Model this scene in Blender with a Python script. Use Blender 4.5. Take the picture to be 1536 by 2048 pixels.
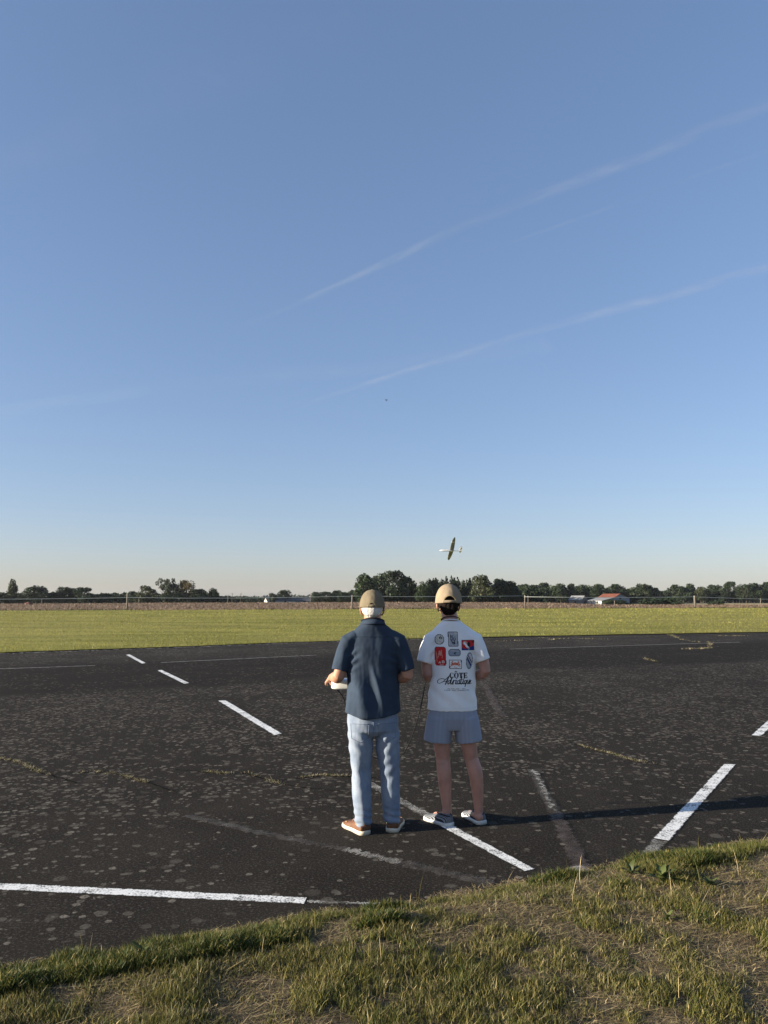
import bpy, bmesh, math, random
import numpy as np
from mathutils import Vector, Matrix, noise
from mathutils.bvhtree import BVHTree

# ------------------------------------------------------------------ camera, light, exposure
for o in list(bpy.data.objects):
    bpy.data.objects.remove(o)
SC = bpy.context.scene
COL = SC.collection
CAM_H = 1.73
F = 1500.0                                  # focal length in photo pixels (1536 x 2048)
PITCH = math.atan(170 / F)
cam = bpy.data.cameras.new('camera')
cam.sensor_fit = 'VERTICAL'
cam.sensor_height = 36.0
cam.lens = F / 2048 * 36.0
cam.clip_start = 0.05
cam.clip_end = 200000
cam_o = bpy.data.objects.new('camera', cam)
COL.objects.link(cam_o)
cam_o.location = (0, 0, CAM_H)
cam_o.rotation_euler = (math.radians(90) + PITCH, 0, 0)
SC.camera = cam_o

SUN_EL = math.radians(13.0)
SUN_DIR_H = Vector((-0.972, -0.235, 0)).normalized()        # towards the sun, on the ground
SUN_AZ = math.atan2(SUN_DIR_H.x, SUN_DIR_H.y)               # clockwise from +Y
SUN_VEC = Vector((SUN_DIR_H.x * math.cos(SUN_EL), SUN_DIR_H.y * math.cos(SUN_EL), math.sin(SUN_EL)))
w = bpy.data.worlds.new('World')
SC.world = w
w.use_nodes = True
wn = w.node_tree
wn.nodes.clear()
sky = wn.nodes.new('ShaderNodeTexSky')
sky.sky_type = 'NISHITA'
sky.sun_disc = False
sky.sun_elevation = SUN_EL
sky.sun_rotation = SUN_AZ
sky.air_density = 1.0
sky.dust_density = 0.6
sky.ozone_density = 3.5
sky.altitude = 50
hsv = wn.nodes.new('ShaderNodeHueSaturation')
hsv.inputs['Hue'].default_value = 0.5
hsv.inputs['Saturation'].default_value = 1.10
bg = wn.nodes.new('ShaderNodeBackground')
bg.inputs[1].default_value = 0.097
wo = wn.nodes.new('ShaderNodeOutputWorld')
gam = wn.nodes.new('ShaderNodeGamma')
gam.inputs[1].default_value = 0.63
wn.links.new(sky.outputs[0], gam.inputs[0])
wn.links.new(gam.outputs[0], hsv.inputs['Color'])
tone = wn.nodes.new('ShaderNodeMix'); tone.data_type = 'RGBA'; tone.blend_type = 'MULTIPLY'; tone.inputs[0].default_value = 1
tone.inputs[7].default_value = (1.05, 1.0, 1.12, 1)
wn.links.new(hsv.outputs[0], tone.inputs[6])
wn.links.new(tone.outputs[2], bg.inputs[0])
wn.links.new(bg.outputs[0], wo.inputs[0])

sl = bpy.data.lights.new('sun', 'SUN')
sl.energy = 4.6
sl.angle = math.radians(0.53)
sl.color = (1.0, 0.89, 0.72)
sun_o = bpy.data.objects.new('sun', sl)
COL.objects.link(sun_o)
sun_o.location = SUN_VEC * 50
sun_o.rotation_euler = SUN_VEC.to_track_quat('Z', 'Y').to_euler()

SC.view_settings.view_transform = 'Standard'
SC.view_settings.look = 'None'
SC.view_settings.gamma = 1.0
SC.view_settings.use_curve_mapping = False
SC.view_settings.exposure = 1.5

# ------------------------------------------------------------------ helpers
CP, SP = math.cos(PITCH), math.sin(PITCH)

def at(u, v, D):
    """photo pixel -> the point of the place at distance y = D"""
    up = (1024 - v) / F
    t = D / (CP - SP * up)
    return Vector((t * (u - 768) / F, D, CAM_H + t * (SP + CP * up)))

def gnd(u, v, z=0.0):
    """photo pixel -> the point of the ground at height z"""
    up = (1024 - v) / F
    t = (z - CAM_H) / (SP + CP * up)
    return Vector((t * (u - 768) / F, t * (CP - SP * up), z))

def tag(o, label=None, cat=None, group=None, kind=None):
    if label: o['label'] = label
    if cat: o['category'] = cat
    if group: o['group'] = group
    if kind: o['kind'] = kind
    return o

def empty(name, loc=(0, 0, 0), rz=0.0, label=None, cat=None, group=None, parent=None):
    o = bpy.data.objects.new(name, None)
    o.empty_display_size = 0.2
    COL.objects.link(o)
    o.location = loc
    o.rotation_euler = (0, 0, rz)
    if parent: o.parent = parent
    return tag(o, label, cat, group)

def link(name, me, parent=None, mats=None):
    if mats:
        for m in (mats if isinstance(mats, (list, tuple)) else [mats]):
            me.materials.append(m)
    o = bpy.data.objects.new(name, me)
    COL.objects.link(o)
    if parent: o.parent = parent
    return o

def mk(name, verts, faces, mat=None, parent=None, smooth=False):
    me = bpy.data.meshes.new(name)
    me.from_pydata([tuple(v) for v in verts], [], faces)
    me.validate()
    if smooth:
        me.polygons.foreach_set('use_smooth', [True] * len(me.polygons))
    me.update()
    return link(name, me, parent, mat)

def np_mesh(name, V, loops, starts, totals, mat=None, parent=None, cols=None, smooth=False):
    me = bpy.data.meshes.new(name)
    me.vertices.add(len(V)); me.loops.add(len(loops)); me.polygons.add(len(starts))
    me.vertices.foreach_set('co', np.asarray(V, np.float32).ravel())
    me.loops.foreach_set('vertex_index', np.asarray(loops, np.int32))
    me.polygons.foreach_set('loop_start', np.asarray(starts, np.int32))
    me.polygons.foreach_set('loop_total', np.asarray(totals, np.int32))
    if smooth:
        me.polygons.foreach_set('use_smooth', np.ones(len(starts), bool))
    me.update(calc_edges=True)
    if cols is not None:
        a = me.color_attributes.new('tint', 'FLOAT_COLOR', 'POINT')
        c = np.ones((len(V), 4), np.float32); c[:, :3] = cols
        a.data.foreach_set('color', c.ravel())
    return link(name, me, parent, mat)

# --- value noise on arrays
def _h(ix, iy, seed):
    n = (ix.astype(np.int64) * 374761393 + iy.astype(np.int64) * 668265263 + seed * 1442695041) & 0x7fffffff
    n = ((n ^ (n >> 13)) * 1274126177) & 0x7fffffff
    return ((n ^ (n >> 16)) & 0xffff) / 65535.0

def vnoise(x, y, seed=0):
    x = np.asarray(x, float); y = np.asarray(y, float)
    ix, iy = np.floor(x), np.floor(y)
    fx, fy = x - ix, y - iy
    fx = fx * fx * (3 - 2 * fx); fy = fy * fy * (3 - 2 * fy)
    a, b = _h(ix, iy, seed), _h(ix + 1, iy, seed)
    c, d = _h(ix, iy + 1, seed), _h(ix + 1, iy + 1, seed)
    return (a * (1 - fx) + b * fx) * (1 - fy) + (c * (1 - fx) + d * fx) * fy

def fbm(x, y, seed=0, o=3):
    s, a, t = 0, 0.5, 0
    for k in range(o):
        s = s + a * vnoise(np.asarray(x) * 2 ** k, np.asarray(y) * 2 ** k, seed + k); t += a; a *= 0.55
    return s / t

# --- geometry of tubes, ellipsoids, boxes as (verts, faces)
def tube(pts, rad, seg=18, ref=(1, 0, 0), caps=True):
    """loft along pts; rad: float or (rx, ry) per point"""
    P = [Vector(p) for p in pts]
    V, Fc = [], []
    n = len(P)
    for i, p in enumerate(P):
        t = (P[min(i + 1, n - 1)] - P[max(i - 1, 0)])
        if t.length < 1e-9: t = Vector((0, 0, 1))
        t.normalize()
        r0 = Vector(ref)
        s = r0 - t * r0.dot(t)
        if s.length < 1e-3:
            r0 = Vector((0, 1, 0)); s = r0 - t * r0.dot(t)
        s.normalize()
        u = t.cross(s)
        r = rad[i] if isinstance(rad, (list, tuple)) else rad
        rx, ry = r if isinstance(r, (list, tuple)) else (r, r)
        for k in range(seg):
            a = 2 * math.pi * k / seg
            V.append(p + s * (math.cos(a) * rx) + u * (math.sin(a) * ry))
    for i in range(n - 1):
        for k in range(seg):
            k2 = (k + 1) % seg
            Fc.append((i * seg + k, i * seg + k2, (i + 1) * seg + k2, (i + 1) * seg + k))
    if caps:
        Fc.append(tuple(range(seg - 1, -1, -1)))
        Fc.append(tuple((n - 1) * seg + k for k in range(seg)))
    return V, Fc

def rings(rs, seg=28):
    """horizontal rings (cx, cy, z, rx, ry, exponent)"""
    V, Fc = [], []
    for (cx, cy, z, rx, ry, e) in rs:
        for k in range(seg):
            a = 2 * math.pi * k / seg
            c, s = math.cos(a), math.sin(a)
            V.append(Vector((cx + rx * math.copysign(abs(c) ** (2 / e), c), cy + ry * math.copysign(abs(s) ** (2 / e), s), z)))
    n = len(rs)
    for i in range(n - 1):
        for k in range(seg):
            k2 = (k + 1) % seg
            Fc.append((i * seg + k, i * seg + k2, (i + 1) * seg + k2, (i + 1) * seg + k))
    Fc.append(tuple(range(seg - 1, -1, -1)))
    Fc.append(tuple((n - 1) * seg + k for k in range(seg)))
    return V, Fc

def ball(c, r, seg=20, rows=14):
    c = Vector(c); rx, ry, rz = r if isinstance(r, (list, tuple)) else (r, r, r)
    V = [c + Vector((0, 0, -rz))]
    for i in range(1, rows):
        p = -math.pi / 2 + math.pi * i / rows
        for k in range(seg):
            a = 2 * math.pi * k / seg
            V.append(c + Vector((rx * math.cos(p) * math.cos(a), ry * math.cos(p) * math.sin(a), rz * math.sin(p))))
    V.append(c + Vector((0, 0, rz)))
    Fc = []
    for k in range(seg):
        Fc.append((0, 1 + (k + 1) % seg, 1 + k))
    for i in range(rows - 2):
        for k in range(seg):
            k2 = (k + 1) % seg
            a = 1 + i * seg
            Fc.append((a + k, a + k2, a + seg + k2, a + seg + k))
    top = len(V) - 1; a = 1 + (rows - 2) * seg
    for k in range(seg):
        Fc.append((a + k, a + (k + 1) % seg, top))
    return V, Fc

def box(c, s, rz=0.0):
    c = Vector(c); hx, hy, hz = s[0] / 2, s[1] / 2, s[2] / 2
    R = Matrix.Rotation(rz, 3, 'Z')
    V = [c + R @ Vector((x, y, z)) for z in (-hz, hz) for y in (-hy, hy) for x in (-hx, hx)]
    Fc = [(0, 2, 3, 1), (4, 5, 7, 6), (0, 1, 5, 4), (2, 6, 7, 3), (0, 4, 6, 2), (1, 3, 7, 5)]
    return V, Fc

def join(parts):
    V, Fc = [], []
    for v, f in parts:
        b = len(V)
        V += list(v)
        Fc += [tuple(i + b for i in q) for q in f]
    return V, Fc

def fuse(name, parts, voxel, smooth=2, mat=None, parent=None, disp=None, cut=None):
    """one continuous surface round overlapping closed shapes"""
    V, Fc = join(parts)
    me = bpy.data.meshes.new('raw'); me.from_pydata([tuple(v) for v in V], [], Fc)
    bm = bmesh.new(); bm.from_mesh(me); bmesh.ops.recalc_face_normals(bm, faces=bm.faces); bm.to_mesh(me); bm.free()
    o = bpy.data.objects.new('raw', me); COL.objects.link(o)
    m = o.modifiers.new('r', 'REMESH'); m.mode = 'VOXEL'; m.voxel_size = voxel; m.use_smooth_shade = True
    if smooth:
        s = o.modifiers.new('s', 'SMOOTH'); s.factor = 0.5; s.iterations = smooth
    dg = bpy.context.evaluated_depsgraph_get(); dg.update()
    out = bpy.data.meshes.new_from_object(o.evaluated_get(dg))
    bpy.data.objects.remove(o); bpy.data.meshes.remove(me)
    out.name = name
    if disp:
        n = len(out.vertices)
        co = np.empty(n * 3, np.float32); out.vertices.foreach_get('co', co); co = co.reshape(-1, 3)
        no = np.empty(n * 3, np.float32); out.vertices.foreach_get('normal', no); no = no.reshape(-1, 3)
        new = disp(co.astype(float), no.astype(float))
        out.vertices.foreach_set('co', new.astype(np.float32).ravel())
    out.polygons.foreach_set('use_smooth', [True] * len(out.polygons))
    out.update()
    return link(name, out, parent, mat)

def pn(co, sx, sy, sz, seed=0):
    """3-D noise at an array of points, -1..1"""
    return np.array([noise.noise((p[0] * sx + seed * 7.3, p[1] * sy + seed * 3.1, p[2] * sz - seed * 5.7)) for p in co])

# ------------------------------------------------------------------ materials
def mat(name, color, rough=0.8, spec=0.3, bump=None, vary=None, metal=0.0, sheen=0.0, sub=0.0):
    """bump: (scale, strength, distance); vary: (scale, amount, stretch)"""
    m = bpy.data.materials.new(name); m.use_nodes = True
    nt = m.node_tree; b = nt.nodes['Principled BSDF']
    b.inputs['Base Color'].default_value = (*color, 1)
    b.inputs['Roughness'].default_value = rough
    b.inputs['Specular IOR Level'].default_value = spec
    b.inputs['Metallic'].default_value = metal
    if sheen:
        b.inputs['Sheen Weight'].default_value = sheen
    if sub:
        b.inputs['Subsurface Weight'].default_value = sub
        b.inputs['Subsurface Radius'].default_value = (0.012, 0.005, 0.003)
    tc = nt.nodes.new('ShaderNodeTexCoord')
    if vary:
        mp = nt.nodes.new('ShaderNodeMapping')
        if len(vary) > 2: mp.inputs['Scale'].default_value = vary[2]
        n = nt.nodes.new('ShaderNodeTexNoise'); n.inputs['Scale'].default_value = vary[0]; n.inputs['Detail'].default_value = 5
        nt.links.new(tc.outputs['Object'], mp.inputs[0]); nt.links.new(mp.outputs[0], n.inputs['Vector'])
        r = nt.nodes.new('ShaderNodeMapRange'); r.inputs[1].default_value = 0.3; r.inputs[2].default_value = 0.7
        r.inputs[3].default_value = 1 - vary[1]; r.inputs[4].default_value = 1 + vary[1]
        nt.links.new(n.outputs['Fac'], r.inputs[0])
        mx = nt.nodes.new('ShaderNodeMix'); mx.data_type = 'RGBA'; mx.blend_type = 'MULTIPLY'; mx.inputs[0].default_value = 1
        mx.inputs[6].default_value = (*color, 1)
        nt.links.new(r.outputs[0], mx.inputs[7]); nt.links.new(mx.outputs[2], b.inputs['Base Color'])
    if bump:
        n = nt.nodes.new('ShaderNodeTexNoise'); n.inputs['Scale'].default_value = bump[0]; n.inputs['Detail'].default_value = 4
        nt.links.new(tc.outputs['Object'], n.inputs['Vector'])
        bp = nt.nodes.new('ShaderNodeBump'); bp.inputs['Strength'].default_value = bump[1]; bp.inputs['Distance'].default_value = bump[2]
        nt.links.new(n.outputs['Fac'], bp.inputs['Height']); nt.links.new(bp.outputs[0], b.inputs['Normal'])
    return m

class NB:
    """short hand for node graphs"""
    def __init__(s, name):
        s.m = bpy.data.materials.new(name); s.m.use_nodes = True
        s.nt = s.m.node_tree; s.b = s.nt.nodes['Principled BSDF']; s.out = s.nt.nodes['Material Output']
        s.tc = s.nt.nodes.new('ShaderNodeTexCoord')
        s.co = s.tc.outputs['Object']
    def L(s, a, b): s.nt.links.new(a, b)
    def _in(s, sock, v):
        if v is None: return
        if hasattr(v, 'is_output'): s.L(v, sock)
        else: sock.default_value = v
    def noise(s, scale, detail=4, rough=0.55, vec=None, dist=0.0):
        n = s.nt.nodes.new('ShaderNodeTexNoise'); n.inputs['Scale'].default_value = scale; n.inputs['Detail'].default_value = detail
        n.inputs['Roughness'].default_value = rough; n.inputs['Distortion'].default_value = dist
        s.L(vec or s.co, n.inputs['Vector']); return n.outputs['Fac']
    def voro(s, scale, vec=None, rand=1.0):
        n = s.nt.nodes.new('ShaderNodeTexVoronoi'); n.inputs['Scale'].default_value = scale; n.inputs['Randomness'].default_value = rand
        s.L(vec or s.co, n.inputs['Vector']); return n.outputs['Distance'], n.outputs['Color']
    def math(s, op, a, b=None, c=None):
        n = s.nt.nodes.new('ShaderNodeMath'); n.operation = op
        s._in(n.inputs[0], a); s._in(n.inputs[1], b)
        if c is not None: s._in(n.inputs[2], c)
        return n.outputs[0]
    def rng(s, v, a, b, c=0.0, d=1.0, smooth=True):
        n = s.nt.nodes.new('ShaderNodeMapRange')
        if smooth: n.interpolation_type = 'SMOOTHSTEP'
        s._in(n.inputs[0], v)
        for i, q in enumerate((a, b, c, d)): s._in(n.inputs[1 + i], q)
        return n.outputs[0]
    def mix(s, f, a, b):
        n = s.nt.nodes.new('ShaderNodeMix'); n.data_type = 'RGBA'
        s._in(n.inputs[0], f)
        for k, v in ((6, a), (7, b)):
            if isinstance(v, tuple): n.inputs[k].default_value = (*v, 1)
            else: s.L(v, n.inputs[k])
        return n.outputs[2]
    def scale(s, v3, vec=None):
        n = s.nt.nodes.new('ShaderNodeMapping'); n.inputs['Scale'].default_value = v3
        s.L(vec or s.co, n.inputs[0]); return n.outputs[0]
    def sep(s, v):
        n = s.nt.nodes.new('ShaderNodeSeparateXYZ'); s.L(v, n.inputs[0]); return n.outputs
    def bump(s, h, strength, dist, normal=None):
        n = s.nt.nodes.new('ShaderNodeBump'); n.inputs['Strength'].default_value = strength; n.inputs['Distance'].default_value = dist
        s.L(h, n.inputs['Height'])
        if normal: s.L(normal, n.inputs['Normal'])
        return n.outputs[0]
    def base(s, c, rough=0.9, spec=0.2, normal=None):
        s._in(s.b.inputs['Base Color'], c if not isinstance(c, tuple) else (*c, 1))
        s._in(s.b.inputs['Roughness'], rough); s.b.inputs['Specular IOR Level'].default_value = spec
        if normal: s.L(normal, s.b.inputs['Normal'])
        return s.m

def leaf_mat(name, base, trans=0.35, rough=0.6, vary=0.0):
    """diffuse + translucent; takes the per-leaf colour attribute 'tint' as a multiplier"""
    g = NB(name); nt = g.nt
    at_ = nt.nodes.new('ShaderNodeAttribute'); at_.attribute_name = 'tint'
    mx = nt.nodes.new('ShaderNodeMix'); mx.data_type = 'RGBA'; mx.blend_type = 'MULTIPLY'; mx.inputs[0].default_value = 1
    mx.inputs[6].default_value = (*base, 1); g.L(at_.outputs['Color'], mx.inputs[7])
    g.base(mx.outputs[2], rough, 0.25)
    tr = nt.nodes.new('ShaderNodeBsdfTranslucent'); g.L(mx.outputs[2], tr.inputs['Color'])
    ms = nt.nodes.new('ShaderNodeMixShader'); ms.inputs[0].default_value = trans
    g.L(g.b.outputs[0], ms.inputs[1]); g.L(tr.outputs[0], ms.inputs[2]); g.L(ms.outputs[0], g.out.inputs['Surface'])
    return g.m
# ------------------------------------------------------------------ the ground
# base land, two metres below the airfield, out to the horizon
g = NB('far land')
n1 = g.noise(0.006, 4); n2 = g.noise(0.08, 4)
c = g.mix(g.rng(n1, .4, .6), (.055, .062, .022), (.12, .10, .055))
c = g.mix(g.rng(n2, .3, .7, 0, .4), c, (.045, .05, .02))
M_far = g.base(c, .95, .1)
BZ = -2.2
o = mk('ground', [(-3000, -1500, BZ), (3000, -1500, BZ), (3000, 3000, BZ), (-3000, 3000, BZ)], [(0, 1, 2, 3)], M_far)
tag(o, kind='structure')

# edges
VERGE_PX = [(0, 1946), (91, 1928), (159, 1915), (255, 1901), (387, 1878), (524, 1853), (606, 1836), (700, 1822),
            (795, 1809), (925, 1788), (1072, 1760), (1167, 1744), (1279, 1720), (1366, 1709), (1454, 1692), (1536, 1684)]
VE = [gnd(u, v) for u, v in VERGE_PX]
ve_x = np.array([-60, -30, -12, -5] + [p.x for p in VE] + [5, 12, 30, 60]); ve_y = np.array([-12, -4.0, .9, 2.7] + [p.y for p in VE] + [6.6, 9.2, 15, 24])
def verge_y(x): return np.interp(x, ve_x, ve_y) - .05
FAR = [gnd(u, v) for u, v in [(0, 1307), (200, 1300), (400, 1293), (550, 1287), (700, 1282), (850, 1278), (1000, 1274.5), (1250, 1270), (1536, 1265)]]
fx = np.array([-70, -40, -22] + [p.x for p in FAR] + [45, 90, 140]); fy = np.array([-22, 1, 15.5] + [p.y for p in FAR] + [46, 60, 76])
def far_y(x): return np.interp(x, fx, fy)
def field_y(x): return 104.5 + 0.235 * np.asarray(x)          # where the meadow meets the brown field
CREST = [gnd(u, v) for u, v in [(0, 1208), (300, 1206), (768, 1204.5), (1080, 1205), (1150, 1207.5), (1195, 1210), (1280, 1210), (1536, 1210)]]
cx = np.array([-400, -220] + [p.x for p in CREST] + [150, 260, 400]); cy = np.array([150, 175] + [p.y for p in CREST] + [170, 180, 200])
def crest_y(x): return np.interp(x, cx, cy)

def strip(name, xs, y0, y1, rows, zf, m, smooth=True, power=1.0):
    V, Fc = [], []
    for j in range(rows + 1):
        t = (j / rows) ** power
        for x in xs:
            a, b = float(y0(x)), float(y1(x))
            y = a + (b - a) * t
            V.append((x, y, zf(x, y, t)))
    n = len(xs)
    for j in range(rows):
        for i in range(n - 1):
            Fc.append((j * n + i, j * n + i + 1, (j + 1) * n + i + 1, (j + 1) * n + i))
    return mk(name, V, Fc, m, smooth=smooth)

# tarmac ------------------------------------------------------------
g = NB('old tarmac')
xyz = g.sep(g.co)
fine = g.noise(190, 3, .6); grain = g.noise(62, 5, .75); mid = g.noise(1.2, 5, .6); big = g.noise(.18, 3)
warp = g.noise(22, 4, .6)
c = g.mix(g.rng(mid, .32, .68), (.0175, .0150, .0125), (.0285, .0245, .0200))
c = g.mix(g.rng(big, .35, .7, 0, .55), c, (.0120, .0102, .0085))
c = g.mix(g.rng(grain, .52, .66, 0, .85), c, (.105, .094, .078))
c = g.mix(g.rng(grain, .46, .30, 0, .6), c, (.006, .005, .0045))
c = g.mix(g.rng(fine, .58, .70, 0, .6), c, (.13, .12, .10))
scuff = g.noise(2.2, 6, .72, g.scale((1, .35, 1)))
c = g.mix(g.math('MULTIPLY', g.rng(scuff, .55, .75), g.rng(grain, .40, .62, 0, .55)), c, (.085, .076, .064))
# smoother runway strip along the far side and the older band in the middle
u = g.math('MULTIPLY', xyz[0], -.43)
dist = g.math('ADD', xyz[1], u)                                    # runs parallel to the far edge
dist = g.math('ADD', dist, g.math('MULTIPLY', big, 3.0))
old_band = g.math('MULTIPLY', g.rng(dist, 6.2, 10.5), g.rng(dist, 17.0, 18.6, 1, 0))
far_band = g.rng(dist, 25.0, 26.5)
dens = g.math('ADD', g.math('MULTIPLY', old_band, .85), g.math('MULTIPLY', far_band, .6))
dens = g.math('ADD', dens, g.rng(dist, 2.5, 6.0, .10, .22))
patch = g.rng(g.noise(.55, 4), .34, .66)
dens = g.math('MULTIPLY', dens, g.math('ADD', g.math('MULTIPLY', patch, 1.0), .22))
c = g.mix(g.math('MULTIPLY', old_band, .35), c, (.019, .016, .013))
strip_dark = g.math('MULTIPLY', g.rng(dist, 17.6, 18.8), g.rng(dist, 24.2, 25.4, 1, 0))
c = g.mix(g.math('MULTIPLY', strip_dark, .6), c, (.0135, .011, .0092))
def lichen(scale, rmin, rmax, seed, thr, amt, colr, c, soft=.10):
    mp = g.nt.nodes.new('ShaderNodeMapping'); mp.inputs['Location'].default_value = (seed, seed * 1.7, 0); g.L(g.co, mp.inputs[0])
    d, vc = g.voro(scale, mp.outputs[0])
    s = g.sep(vc)
    rad = g.rng(g.math('POWER', s[0], 2.2), 0, 1, rmin, rmax, False)
    keep = g.math('LESS_THAN', s[1], g.math('MULTIPLY', dens, thr))
    dd = g.math('ADD', d, g.math('MULTIPLY', g.math('SUBTRACT', warp, .5), .42))
    f = g.rng(g.math('SUBTRACT', rad, dd), 0.0, soft)
    f = g.math('MULTIPLY', g.math('MULTIPLY', f, keep), g.rng(g.noise(55, 4), .33, .6, .25, amt))
    f = g.math('MULTIPLY', f, g.rng(s[2], 0, 1, .45, 1, False))
    return g.mix(f, c, colr)
c = lichen(9.5, .12, .56, 0, 1.0, .85, (.098, .089, .074), c, .14)
c = lichen(19, .14, .62, 11, 1.15, .9, (.20, .178, .145), c)
c = lichen(12.5, .16, .62, 23, .8, .8, (.115, .103, .085), c)
c = lichen(3.6, .10, .42, 5, .30, .55, (.066, .060, .052), c, .2)
# sandy dust towards the verge
nrm = g.bump(grain, .55, .006); nrm = g.bump(fine, .5, .002, nrm)
M_tar = g.base(c, 1.0, .06, nrm)
xs = list(np.linspace(-70, -16, 12)) + list(np.linspace(-14, 20, 60)) + list(np.linspace(22, 140, 16))
tarmac = strip('tarmac', xs, lambda x: verge_y(x) - .5, lambda x: far_y(x) + .4, 24, lambda x, y, t: 0.0, M_tar, False)
tag(tarmac, kind='structure')

# meadow -------------------------------------------------------------
g = NB('mown meadow')
sv = g.scale((.25, 1.0, 1.0))
a1 = g.noise(.35, 5, .6, sv); a2 = g.noise(4.5, 5, .65); a3 = g.noise(.06, 3); a4 = g.noise(22, 3, .6)
c = g.mix(g.rng(a1, .35, .66), (.165, .162, .026), (.265, .245, .055))
c = g.mix(g.rng(a3, .4, .65, 0, .45), c, (.27, .235, .068))
c = g.mix(g.rng(a2, .45, .72, 0, .5), c, (.095, .094, .020))
c = g.mix(g.rng(a4, .5, .75, 0, .35), c, (.28, .245, .09))
M_mead = g.base(c, .9, .15, g.bump(a4, .9, .06, g.bump(a2, .8, .12)))
xs = list(np.linspace(-400, -75, 20)) + list(np.linspace(-70, 90, 110)) + list(np.linspace(95, 400, 20))
def mead_z(x, y, t):
    return 0.035 + .05 * min(1, t * 60) * (noise.noise((x * .5, y * .5, 1)) * .6 + .5) * (1 if y > far_y(x) + .1 else 0)
def mead_start(x): return float(far_y(x)) + .05 * math.sin(x * 3.1) + .22 * noise.noise((x * .9, 0, 3)) + .10 * noise.noise((x * 6, 2, 3))
meadow = strip('meadow', xs, mead_start, lambda x: max(float(field_y(x)), float(far_y(x)) + 3), 60, mead_z, M_mead, True, 1.8)
tag(meadow, kind='structure')

# brown field ----------------------------------------------------------
g = NB('ploughed soil')
b1 = g.noise(.5, 5, .65, g.scale((.4, 1, 1))); b2 = g.noise(2.5, 5, .7)
c = g.mix(g.rng(b1, .35, .65), (.125, .085, .058), (.20, .145, .10))
c = g.mix(g.rng(b2, .5, .72, 0, .6), c, (.075, .052, .036))
M_soil = g.base(c, .95, .1, g.bump(b2, 1, .3))
xs = list(np.linspace(-400, -130, 14)) + list(np.linspace(-120, 140, 60)) + list(np.linspace(150, 400, 12))
brown = strip('brown_field', xs, lambda x: float(field_y(x)) - .6, lambda x: max(float(crest_y(x)), float(field_y(x)) + 4), 26,
              lambda x, y, t: .02 + .10 * noise.noise((x * .4, y * .3, 8)) * min(1, t * 4), M_soil)
tag(brown, kind='structure')
slope = strip('field_bank', xs, lambda x: max(float(crest_y(x)), float(field_y(x)) + 4), lambda x: max(float(crest_y(x)), float(field_y(x)) + 4) + 30, 4,
              lambda x, y, t: .02 + .10 * noise.noise((x * .4, y * .3, 8)) - t * (2.1 + .02), M_soil)
tag(slope, kind='structure')
# pale stubble beyond, on the lower land
g = NB('pale stubble'); s1 = g.noise(.2, 4, .6, g.scale((.3, 1, 1)))
M_stub = g.base(g.mix(g.rng(s1, .35, .65), (.25, .20, .105), (.36, .30, .17)), .95, .1)
o = mk('stubble_field', [(110, 300, BZ + .05), (420, 300, BZ + .05), (420, 470, BZ + .05), (150, 470, BZ + .05)], [(0, 1, 2, 3)], M_stub)
tag(o, kind='structure')

# the airfield land under and behind everything (seen by no one but the light)
o = mk('airfield_earth', [(-400, -120, -.06), (400, -120, -.06), (400, 110, -.06), (-400, 110, -.06), (-440, -160, BZ), (440, -160, BZ), (440, 150, BZ), (-440, 150, BZ)],
       [(0, 1, 2, 3), (4, 5, 1, 0), (5, 6, 2, 1), (7, 4, 0, 3)], M_mead)
tag(o, kind='structure')

# ------------------------------------------------------------------ paint on the tarmac
def paint_mat(name, col, lo, hi, extra=0.0, grain=60):
    g = NB(name)
    n = g.noise(grain, 5, .7); n2 = g.noise(7, 4, .6)
    um = g.nt.nodes.new('ShaderNodeUVMap'); v = g.sep(um.outputs[0])[1]
    ed = g.rng(g.math('ABSOLUTE', g.math('SUBTRACT', v, .5)), .5, .34, -.20, 0.0)
    f = g.rng(g.math('ADD', g.math('ADD', g.math('MULTIPLY', n, .62), g.math('MULTIPLY', n2, .38)), ed), lo, hi)
    g.base(g.mix(g.rng(n2, .3, .7, 0, .35), col, tuple(q * .8 for q in col)), .75, .3, g.bump(n, .4, .003))
    tr = g.nt.nodes.new('ShaderNodeBsdfTransparent'); ms = g.nt.nodes.new('ShaderNodeMixShader')
    g.L(f, ms.inputs[0]); g.L(tr.outputs[0], ms.inputs[1]); g.L(g.b.outputs[0], ms.inputs[2]); g.L(ms.outputs[0], g.out.inputs['Surface'])
    return g.m
M_white = paint_mat('fresh white paint', (.80, .80, .77), .36, .54, grain=75)
M_worn = paint_mat('worn white paint', (.50, .48, .43), .38, .72, grain=130)
M_faint = paint_mat('faint old paint', (.125, .112, .098), .38, .72, grain=130)
M_faint2 = paint_mat('faint brown paint', (.115, .090, .080), .36, .72, grain=130)
M_thin = paint_mat('old white line paint', (.26, .25, .225), .28, .60, grain=60)
PZ = [.004]
def line(a0, a1, b0, b1, m, name='painted_line', label=None, ragged=.004, seg=60):
    """a0-a1 one long edge, b0-b1 the other"""
    a0, a1, b0, b1 = [Vector(p) for p in (a0, a1, b0, b1)]
    rnd = random.Random(int((a0.x + b1.y) * 1000))
    V, Fc = [], []
    for i in range(seg + 1):
        t = i / seg
        p, q = a0.lerp(a1, t), b0.lerp(b1, t)
        d = (q - p).normalized()
        for s, r in ((p, -1), (q, 1)):
            e = s + d * (r * rnd.uniform(-ragged, ragged))
            V.append((e.x, e.y, PZ[0]))
    for i in range(seg):
        Fc.append((2 * i, 2 * i + 1, 2 * i + 3, 2 * i + 2))
    o = mk(name, V, Fc, m, tarmac)
    ul = o.data.uv_layers.new(name='UVMap')
    for lp in o.data.loops: ul.data[lp.index].uv = (lp.vertex_index // 2 / seg, lp.vertex_index % 2)
    if label: o['label'] = label
    PZ[0] += .0002
    return o
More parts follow.
